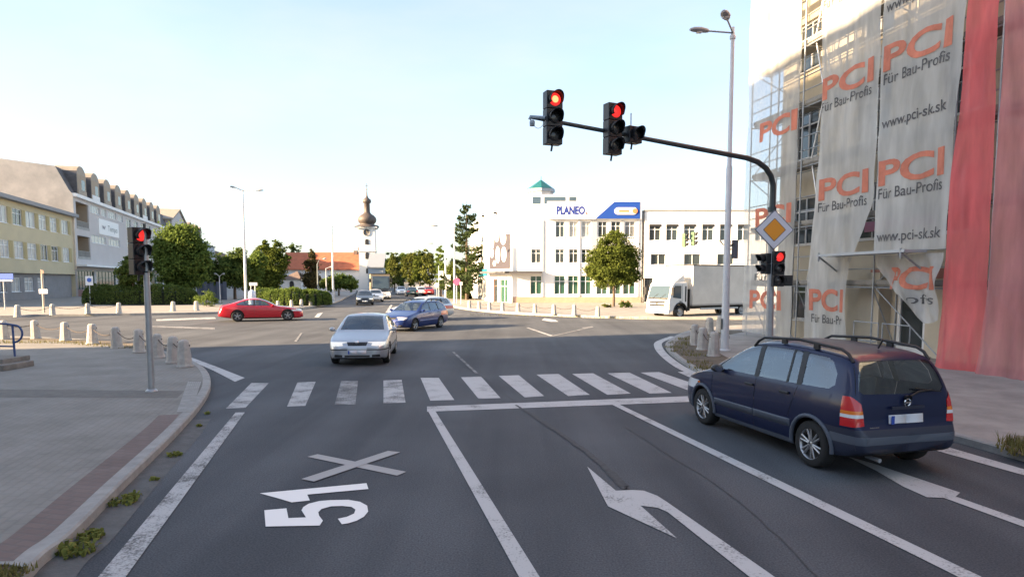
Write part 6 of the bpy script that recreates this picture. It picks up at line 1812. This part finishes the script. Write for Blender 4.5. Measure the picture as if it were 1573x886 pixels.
# cars queueing and parked down the street
FARD = paint('charcoal_paint', (0.03, 0.035, 0.04), .3); FARW = paint('white_car_paint', (0.70, 0.70, 0.70), .0, .35); FARR = paint('dull_red_paint', (0.42, 0.03, 0.03), .1); FARG = paint('dark_green_paint', (0.05, 0.09, 0.08), .2)
rd = vpdir(540)
def far_car(px, py, p, estate, toward, label, head=LENSCLEAR):
    S = trimfix(add_front(saloon(estate=estate), head, strip=False), TRIM)
    c = G(px, py); h = -rd if toward else rd
    make_car('car', S, p, c - h * (S['ra'] - S['fa']) / 2, h, label, 'car', 'cars down the street', False)
far_car(560.5, 468.5, FARD, True, True, 'charcoal car first in the queue coming down the street', HEADON)
far_car(577.5, 463.5, FARW, False, True, 'white car behind the charcoal car in the street queue', HEADON)
far_car(590, 459.5, FARW, True, True, 'pale car third in the street queue just before the dark truck', HEADON)
far_car(617, 453, FARW, False, True, 'white car farthest left among the distant cars right of the street', HEADON)
far_car(631, 454.5, FARG, False, False, 'dark green car between distant white cars beneath the street trees')
far_car(644, 453.5, FARW, True, False, 'white estate car beside the distant red car beneath the street trees')
far_car(656, 453.5, FARR, False, False, 'distant dull red car on the right side of the street')

# ---- trucks
def truck(loc, heading, S, label):
    """cab-over truck: cab, box, chassis; x forward, origin under the front axle"""
    root = empty('truck', loc, math.atan2(heading.y, heading.x), label, 'truck')
    hw = S['w'] / 2; ch = S['cabh']; f = S['fo']                       # front overhang
    prof = [(f, .45), (f + .02, .95), (f - .02, 1.25), (f - .30, ch - .15), (f - .42, ch), (f - 1.55, ch + .02), (f - 1.62, ch - .1), (f - 1.62, .55), (-.56, .5)] + [(.54 * math.cos(R(a)), .45 + .54 * math.sin(R(a))) for a in range(165, 14, -15)] + [(f - .1, .42)]
    mb = MB(); n = len(prof)
    V = []
    for y, k in ((-hw, 1), (-hw + .06, 0), (hw - .06, 0), (hw, 1)):
        for (x, z) in prof: V.append((x - (.03 if k and x > f - .6 else 0), y, z - (.04 if k and z > 1.6 else 0)))
    mb.add(V, [(j * n + i, j * n + (i + 1) % n, (j + 1) * n + (i + 1) % n, (j + 1) * n + i) for j in range(3) for i in range(n)] + [tuple(range(n)), tuple(range(3 * n, 4 * n))[::-1]])
    mb.build('cab', S['cab'], root, .03)
    def quad(name, pts, m, th=.02, parent=None, nrm=(1, 0, 0)):
        q = MB(); q.prism(pts, Vector(nrm) * th); o = q.build(name, m, parent or root); return o
    zt_ = ch - .22; slope = lambda z: f - .02 - .28 * (z - 1.25) / (ch - 1.4)
    quad('windscreen', [(slope(1.36) + .005, -hw + .12, 1.36), (slope(1.36) + .005, hw - .12, 1.36), (slope(zt_) + .005, hw - .18, zt_), (slope(zt_) + .005, -hw + .18, zt_)], CARGL2)
    for sd in (1, -1):
        quad('window', [(f - .32, sd * (hw + .004), 1.38), (f - 1.05, sd * (hw + .004), 1.30), (f - 1.05, sd * (hw + .004), zt_), (f - .48, sd * (hw + .004), zt_)], CARGL2, .012, None, (0, sd, 0))
        quad('door_seam', [(f - 1.15, sd * (hw + .002), .75), (f - 1.165, sd * (hw + .002), .75), (f - 1.165, sd * (hw + .002), ch - .15), (f - 1.15, sd * (hw + .002), ch - .15)], BLACK, .004, None, (0, sd, 0))
        q = MB(); q.box((f + .02, sd * (hw - .28), .66), (.06, .36, .17)); q.build('headlight', mat('dull_lamp_glass', (.30, .33, .36), .15, coat=.6), root, .02)
        q = MB(); q.tube([(f - .3, sd * hw, zt_), (f - .1, sd * (hw + .22), zt_ - .05)], .02, 6); q.box((f - .1, sd * (hw + .22), zt_ - .35), (.1, .2, .5)); q.build('mirror', BLACK, root, .02)
    q = MB(); q.box((f + .03, 0, 1.08), (.06, hw * 1.3, .12)); q.box((f + .04, 0, .88), (.06, hw * 1.3, .12)); q.build('grille', BLACK, root)
    q = MB(); q.box((f + .035, 0, .98), (.05, .16, .06)); q.build('badge', CHROME, root)
    q = MB(); q.box((slope(1.30) + .012, 0, 1.30), (.03, hw * 1.75, .1)); q.build('windscreen_band', BLACK, root)
    for y in (-.45, .25):
        q = MB(); q.tube([(slope(1.36) + .04, y, 1.34), (slope(1.62) + .04, y + .42, 1.6)], .014, 5); q.build('wiper', BLACK, root)
    for sd in (1, -1):
        q = MB(); q.box((f - 1.0, sd * (hw + .012), 1.12), (.18, .03, .05)); q.build('door_handle', BLACK, root)
        q = MB(); q.box((f - 1.45, sd * (hw + .004), 1.6), (.1, .03, 1.0)); q.build('air_vent', BLACK, root)
        q = MB(); q.box((f - .62, sd * (hw - .02), .5), (.3, .1, .2)); q.build('step', BLACK, root)
        q = MB(); q.tube([(.58 * math.cos(R(a)), sd * (hw + .005), .45 + .58 * math.sin(R(a))) for a in range(0, 181, 15)], .05, 6); q.build('wheel_arch_trim', BLACK, root)
    q = MB(); q.box((f - .05, 0, .48), (.2, S['w'] - .02, .26)); q.build('bumper', S['cab'], root, .03)
    q = MB(); q.box((f + .06, 0, .46), (.02, .5, .11)); q.build('licence_plate', PLATE, root)
    if S.get('spoiler'):
        q = MB(); q.prism([(f - .6, -hw * .85, ch + .02), (f - 1.5, -hw * .85, ch + .02), (f - 1.5, -hw * .85, S['top'] - .62), (f - 1.3, -hw * .85, S['top'] - .66)], (0, hw * 1.7, 0)); q.build('roof_deflector', S['cab'], root, .03)
    x1 = f - 1.62 - S['gap']; x0 = x1 - S['box']
    q = MB(); q.box(((x0 + x1) / 2, 0, .72), (x1 - x0 + 1.4, .9, .25)); q.box((f - 1.9, 0, 1.2), (.1, S['w'] * .9, 1.4)); q.build('chassis', BLACK, root)
    bw = S['bw'] / 2
    q = MB(); nx, nz = 12, 6
    for sd in (1, -1):
        V = [(x0 + (x1 - x0) * i / nx, sd * (bw + .02 * math.sin(i * 2.6) * math.sin(math.pi * j / nz)), S['bot'] + (S['top'] - S['bot']) * j / nz) for i in range(nx + 1) for j in range(nz + 1)]
        q.add(V, [(i * (nz + 1) + j, (i + 1) * (nz + 1) + j, (i + 1) * (nz + 1) + j + 1, i * (nz + 1) + j + 1) for i in range(nx) for j in range(nz)], 0, True)
    q.add([(x0, -bw, S['bot']), (x0, bw, S['bot']), (x0, bw, S['top']), (x0, -bw, S['top']), (x1, -bw, S['bot']), (x1, bw, S['bot']), (x1, bw, S['top']), (x1, -bw, S['top'])], [(0, 1, 2, 3), (7, 6, 5, 4), (3, 2, 6, 7), (0, 4, 5, 1)])
    bo = q.build('cargo_box', S['boxm'], root, 0, True)
    q = MB(); q.box(((x0 + x1) / 2, 0, S['top'] + .02), (x1 - x0 + .04, S['bw'] + .06, .07)); q.build('top_rail', BLACK, bo)
    q = MB(); q.box(((x0 + x1) / 2, 0, S['bot'] - .05), (x1 - x0 + .02, S['bw'] + .02, .1)); q.build('bottom_rail', S.get('railm', CONCGREY), bo)
    for xw in (0, x0 + 1.3):
        for sd in (1, -1):
            c = Vector((xw, sd * (hw - .16), .43)); q = MB()
            q.lathe([(.26, -.13), (.38, -.13), (.43, -.08), (.43, .08), (.38, .13), (.26, .13)], c, 24, 'Y'); t = q.build('wheel', RUBBER, root)
            q = MB(); q.lathe([(.27, sd * .12), (.24, sd * .06), (.12, sd * .06), (.1, sd * .13), (.001, sd * .13)], c, 20, 'Y'); q.build('rim', mat('truck_rim', (.45, .45, .45), .5, .3), t)
        for sd in (1, -1):
            q = MB(); q.lathe([(.52, -.16), (.52, .16)], Vector((xw, sd * (hw - .17), .45)), 14, 'Y', a0=R(10), a1=R(170)); o = q.build('mudguard', BLACK, root, 0, False)
    for sd in (1, -1):
        q = MB(); q.box(((x0 + x1) / 2 + .5, sd * (bw - .08), .62), (x1 - x0 - 2.6, .05, .12)); q.build('side_guard', S.get('guardm', GALV), root)
    return root
CARGL2 = mat('truck_glass', (0.05, 0.075, 0.09), .06, spec=.9)
CANVAS = mat('grey_canvas', (0.62, 0.605, 0.565), .8, 0, .12, .8)
TWH = mat('truck_white', (0.72, 0.72, 0.71), .4, coat=.4)
h = Vector((-.86, -.51, 0)).normalized()
fa_ = G(1043, 489); rt = Vector((-h.y, h.x, 0))
la = G(1043, 489.5)                                                   # near front wheel (left side of the truck)
left = Vector((-h.y, h.x, 0))
truck(la - left * .95, h, dict(w=2.1, cabh=2.35, fo=1.0, gap=.32, box=6.2, bw=2.4, bot=.92, top=3.45, cab=TWH, boxm=CANVAS, spoiler=True), 'white box truck with a grey canvas body entering from the right')
truck(G(585, 459), -rd, dict(w=2.3, cabh=3.0, fo=1.1, gap=.3, box=6, bw=2.5, bot=1.0, top=3.3, cab=mat('dark_blue_truck', (.03, .05, .08), .5), boxm=mat('tan_tarpaulin', (.30, .24, .16), .8)), 'dark blue truck at the end of the street queue')
# ------------------------------------------------------------------ trees, hedges, shrubs
nrng = np.random.default_rng(21)
LF_A = leaf_mat('leaf_yellow_green', (0.034, 0.056, 0.012), (0.145, 0.175, 0.040), .36)
LF_B = leaf_mat('leaf_mid_green', (0.040, 0.075, 0.016), (0.20, 0.265, 0.07), .45)
LF_C = leaf_mat('leaf_dark_green', (0.030, 0.056, 0.016), (0.150, 0.20, 0.058), .42)
LF_D = leaf_mat('leaf_olive', (0.045, 0.060, 0.016), (0.170, 0.185, 0.048))
LF_E = leaf_mat('needle_blue_green', (0.022, 0.040, 0.020), (0.085, 0.115, 0.045), .25)
LF_F = leaf_mat('leaf_brown_green', (0.040, 0.038, 0.018), (0.120, 0.100, 0.045))

def leaf_mesh(name, P, size, m, parent, nrmbias=None):
    """one mesh of small leaf faces at points P (n,3)"""
    n = len(P)
    a = nrng.normal(size=(n, 3)); 
    if nrmbias is not None: a = a * .7 + nrmbias
    a /= np.linalg.norm(a, axis=1)[:, None] + 1e-9
    t = np.cross(a, nrng.normal(size=(n, 3))); t /= np.linalg.norm(t, axis=1)[:, None] + 1e-9
    b = np.cross(a, t)
    s = size * nrng.uniform(.55, 1.25, n)[:, None]
    V = np.stack([P - t * s, P + b * s * .55, P + t * s, P - b * s * .55], 1).reshape(-1, 3)
    me = bpy.data.meshes.new(name)
    me.vertices.add(4 * n); me.vertices.foreach_set('co', V.ravel())
    me.loops.add(4 * n); me.loops.foreach_set('vertex_index', np.arange(4 * n, dtype=np.int32))
    me.polygons.add(n); me.polygons.foreach_set('loop_start', np.arange(0, 4 * n, 4, dtype=np.int32)); me.polygons.foreach_set('loop_total', np.full(n, 4, dtype=np.int32))
    me.materials.append(m); me.update(); me.validate()
    o = bpy.data.objects.new(name, me); COL.objects.link(o); o.parent = parent
    return o

def crown_points(blobs, n, clump=.45, gap=.25):
    """leaf positions: clumps spread mostly near the surface of each blob, so that sky shows between them"""
    out = []; bias = []
    vol = np.array([b[3] * b[4] * b[5] for b in blobs]) ** (2 / 3); vol /= vol.sum()
    for b, fr in zip(blobs, vol):
        k = int(n * fr); r = np.array(b[3:6]); c = np.array(b[:3])
        nc = max(6, int(k / 45))
        d = nrng.normal(size=(nc, 3)); d /= np.linalg.norm(d, axis=1)[:, None]
        rad = nrng.uniform(.35, 1.0, nc) ** .5
        rad *= 1 + .12 * nrng.normal(size=nc)
        cc = c + d * rad[:, None] * r
        w = nrng.uniform(.4, 1.4, nc); w /= w.sum()
        idx = nrng.choice(nc, k, p=w)
        cs = clump * min(r) * nrng.uniform(.35, .8, nc)
        p = cc[idx] + nrng.normal(size=(k, 3)) * cs[idx][:, None] * np.array([.75, .75, .5])
        out.append(p); bias.append((d[idx] * .6 + np.array([0, 0, .35])))
    return np.concatenate(out), np.concatenate(bias)

def tree(px, Y, blobs_px, n, leaf, m, label, trunk_r=.16, base=.15, name='tree', group=None, depth=1.0, tpx=None, limbs=5, clump=.45):
    b0 = PT(tpx if tpx else px, 430, Y); b0.z = base
    t = empty(name, b0, 0, label, 'tree', group)
    bl = []
    for (x, y, rx, ry) in blobs_px:
        c = PT(x, y, Y + nrng.uniform(-.15, .15) * rx * Y / F) - b0
        bl.append((c.x, c.y, c.z, rx * Y / F, rx * Y / F * depth, ry * Y / F))
    P, B = crown_points(bl, n, clump)
    P[:, 2] = np.maximum(P[:, 2], .25)
    leaf_mesh('crown', P, leaf, m, t, B)
    zc = sum(b[2] for b in bl) / len(bl); xc = sum(b[0] for b in bl) / len(bl)
    mb = MB()
    mb.tube([(0, 0, -.1), (.02, 0, zc * .35), (xc * .4, .05, zc * .7), (xc, 0, zc * 1.05)], [trunk_r * 1.25, trunk_r, trunk_r * .8, trunk_r * .4], 9)
    for i, b in enumerate(bl[:limbs]):
        mb.tube([(xc * .3, 0, zc * .6), (b[0] * .6 + xc * .2, b[1] * .5, (b[2] + zc * .6) * .5 + .2), (b[0], b[1], b[2])], [trunk_r * .55, trunk_r * .38, trunk_r * .15], 6)
    mb.build('trunk', BARK, t)
    return t

tree(275, 68, [(262, 376, 20, 24), (285, 368, 22, 22), (304, 390, 15, 24), (254, 402, 17, 25), (280, 405, 28, 28), (300, 420, 14, 18), (258, 425, 12, 12), (272, 356, 10, 10), (290, 430, 22, 14)], 30000, .17, LF_B, 'large dense green tree behind the left hedge beside the grey mansard block', .2, clump=.5)
tree(203, 62, [(195, 420, 14, 16), (210, 410, 14, 18), (218, 425, 12, 14), (200, 402, 8, 8)], 8000, .15, LF_C, 'small dark tree left of the large green tree behind the hedge', .12)
tree(330, 78, [(322, 422, 14, 18), (338, 412, 14, 18), (332, 430, 18, 14)], 7000, .2, LF_C, 'dark green tree behind the dark garden wall', .15)
tree(360, 80, [(352, 410, 13, 20), (368, 404, 14, 20), (360, 425, 20, 18)], 8000, .2, LF_C, 'dark green tree just left of the white double lamp post', .16)
tree(388, 84, [(385, 420, 14, 22), (395, 405, 13, 18), (378, 432, 14, 12)], 7000, .2, LF_B, 'mid green tree behind the white double lamp post', .16)
tree(415, 92, [(404, 388, 11, 12), (424, 384, 12, 12), (398, 408, 15, 20), (420, 405, 18, 22), (412, 428, 22, 18), (436, 398, 8, 10), (408, 376, 5, 6)], 14000, .2, LF_A, 'tall yellow green tree left of the church nave', .22)
tree(478, 95, [(478, 432, 14, 15), (478, 415, 11, 14), (477, 400, 8, 12), (478, 389, 4, 8)], 6000, .17, LF_F, 'pointed brownish conifer in front of the red church roof', .2, name='conifer', clump=.4)
tree(520, 98, [(505, 436, 12, 11), (520, 432, 13, 12), (536, 434, 12, 11)], 6000, .2, LF_B, 'low rounded green tree in front of the church wall', .12)
tree(452, 182, [(447, 381, 6, 6), (456, 383, 7, 6)], 900, .25, LF_C, 'dark treetop just above the left end of the church roof', .2)
tree(944, 58, [(940, 382, 22, 24), (920, 404, 19, 24), (962, 400, 20, 26), (940, 420, 34, 22), (944, 364, 12, 12), (968, 424, 13, 14), (912, 420, 11, 14), (950, 402, 22, 26)], 34000, .105, LF_A, 'round crowned green tree on a thin trunk in front of the white shop', .11, tpx=943, clump=.42)
# street trees right of the main street
for i, (px, Y, bl, m, lab) in enumerate([
    (594, 150, [(592, 420, 9, 22), (597, 405, 6, 14)], LF_B, 'leafy tree at the left end of the tree row, beside the dark truck'),
    (606, 140, [(606, 418, 10, 24), (608, 398, 7, 10)], LF_D, 'olive tree second in the tree row right of the street'),
    (619, 145, [(619, 416, 9, 26), (620, 395, 5, 10)], LF_B, 'green tree third in the tree row right of the street'),
    (631, 135, [(630, 415, 11, 25), (633, 398, 8, 10)], LF_D, 'broad olive tree in the middle of the tree row'),
    (645, 130, [(645, 412, 10, 26), (648, 396, 7, 9)], LF_A, 'yellow green tree in the middle of the tree row'),
    (660, 118, [(659, 414, 11, 25), (656, 396, 8, 10)], LF_D, 'olive tree just left of the slim columnar tree'),
    (602, 190, [(602, 398, 3, 10), (602, 410, 5, 14)], LF_C, 'distant dark pointed treetop above the tree row'),
    (677, 90, [(677, 425, 8, 20), (677, 405, 7, 18), (677, 387, 5, 13)], LF_B, 'slim columnar tree left of the tall spruce'),
    (692, 100, [(690, 425, 11, 20), (696, 412, 9, 14)], LF_A, 'bright bushy tree behind the grey lamp post'),
    (708, 82, [(705, 430, 12, 16), (716, 420, 9, 18), (712, 440, 12, 8)], LF_A, 'sunlit bush under the tall spruce beside the shop')]):
    tree(px, Y, bl, 3800 if i != 9 else 6500, .24 if Y > 110 else .17, m, lab, .14, group=None)

# tall spruce with separate drooping tiers
def spruce(px, Y, ytop, label):
    b0 = PT(px, 430, Y); b0.z = .15
    t = empty('spruce', b0, 0, label, 'tree')
    H = PT(px, ytop, Y).z - .15
    rs = random.Random(8); P = []; Bs = []
    br = MB()
    z = 1.4
    while z < H - .3:
        f = 1 - z / H
        for _ in range(rs.choice((2, 3, 4))):
            a = rs.uniform(0, 6.283); L = (.55 + 3.5 * f) * rs.uniform(.6, 1.15)
            d = Vector((math.cos(a), math.sin(a), 0)); droop = rs.uniform(.1, .35)
            tip = Vector((0, 0, z)) + d * L + Vector((0, 0, -droop * L + .28 * L))
            mid = Vector((0, 0, z)) + d * L * .5 + Vector((0, 0, -droop * L * .6))
            br.tube([(0, 0, z), mid, tip], [.04, .025, .008], 5)
            nq = int(32 + 60 * L)
            for _ in range(nq):
                s = rs.random() ** .7
                q = (Vector((0, 0, z)).lerp(mid, s * 2) if s < .5 else mid.lerp(tip, s * 2 - 1))
                sd = Vector((-d.y, d.x, 0)) * rs.gauss(0, .22 * L * (1 - s * .7) * .5)
                P.append(tuple(q + sd + Vector((0, 0, rs.gauss(-.08, .11))))); Bs.append((0, 0, .9))
        z += rs.uniform(.28, .5)
    leaf_mesh('crown', np.array(P), .15, LF_E, t, np.array(Bs))
    br.tube([(0, 0, -.1), (0, 0, H * .5), (0, 0, H)], [.22, .14, .02], 8)
    br.build('trunk', BARK, t)
spruce(717, 78, 309, 'tall sparse spruce standing left of the white shop')

# clipped hedges
def hedge(pts, wd, hgt, n, leaf, m, label):
    path = smooth(pts, 5); 
    t = empty('hedge', path[0], 0, label, 'hedge'); o0 = path[0]
    seg = np.array([(p - o0)[:] for p in path]); 
    ds = np.linalg.norm(np.diff(seg, axis=0), axis=1); cum = np.concatenate([[0], np.cumsum(ds)]); L = cum[-1]
    s = nrng.uniform(0, L, n); i = np.clip(np.searchsorted(cum, s) - 1, 0, len(ds) - 1); f = (s - cum[i]) / ds[i]
    p = seg[i] + (seg[i + 1] - seg[i]) * f[:, None]
    dirv = (seg[i + 1] - seg[i]) / ds[i][:, None]; nr = np.stack([-dirv[:, 1], dirv[:, 0], np.zeros(n)], 1)
    th = nrng.uniform(0, math.pi, n)
    endf = np.clip(np.minimum(s, L - s) / 1.2, 0.0, 1) ** .5
    lump = 1 + .07 * np.sin(s * 1.7) + .05 * np.sin(s * 4.1 + 1) + nrng.normal(0, .035, n)
    y = np.sign(np.cos(th)) * np.abs(np.cos(th)) ** .5 * wd / 2 * lump * (.35 + .65 * endf); z = np.abs(np.sin(th)) ** .6 * hgt * lump * (.45 + .55 * endf)
    p = p + nr * y[:, None]; p[:, 2] = z + .02
    bias = nr * np.cos(th)[:, None] + np.array([0, 0, 1]) * np.sin(th)[:, None]
    leaf_mesh('foliage', p, leaf, m, t, bias * .8)
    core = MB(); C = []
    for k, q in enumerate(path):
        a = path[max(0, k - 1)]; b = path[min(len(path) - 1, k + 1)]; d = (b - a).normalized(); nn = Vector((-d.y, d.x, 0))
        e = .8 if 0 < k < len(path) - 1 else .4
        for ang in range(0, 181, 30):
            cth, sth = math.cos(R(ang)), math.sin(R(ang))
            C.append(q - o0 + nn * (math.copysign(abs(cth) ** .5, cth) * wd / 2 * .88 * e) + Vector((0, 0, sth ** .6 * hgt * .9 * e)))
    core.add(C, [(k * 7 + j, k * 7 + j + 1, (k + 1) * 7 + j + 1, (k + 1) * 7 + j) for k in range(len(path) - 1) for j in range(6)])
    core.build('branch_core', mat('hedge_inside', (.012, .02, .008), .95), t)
hedge([G(136, 467, .15), G(180, 467.5, .15), G(240, 468, .15), G(304, 467, .15)], 2.6, 1.75, 16000, .085, LF_C, 'long dark clipped hedge in front of the left tree')
hedge([G(392, 468, .15), G(430, 469, .15), G(470, 469, .15), G(504, 468, .15)], 2.6, 1.45, 13000, .085, LF_B, 'clipped hedge behind the red car and the white bollards')
hedge([G(690, 458, .15), G(705, 459, .15), G(722, 459.5, .15)], 1.6, 1.0, 4000, .09, LF_C, 'low hedge left of the shop entrance beneath the spruce')
def shrub(px, Y, w_, h_, n, m, label):
    b0 = PT(px, 430, Y); b0.z = .15
    t = empty('shrub', b0, 0, label, 'shrub')
    P, B = crown_points([(0, 0, h_ * .5, w_, w_, h_ * .5), (w_ * .4, .1, h_ * .4, w_ * .6, w_ * .6, h_ * .4)], n)
    P[:, 2] = np.maximum(P[:, 2], .02); leaf_mesh('foliage', P, .08, m, t, B)
    mb = MB(); mb.tube([(0, 0, 0), (0, 0, h_ * .5)], .03, 5); mb.build('stem', BARK, t)
shrub(960, 55.5, .55, .55, 1500, LF_C, 'small dark shrub right of the round crowned tree')
shrub(931, 56, .5, .35, 900, LF_D, 'low yellowish shrub left of the round crowned tree trunk')
shrub(316, 58, .9, 1.3, 1800, LF_B, 'light green bush at the right end of the left hedge')
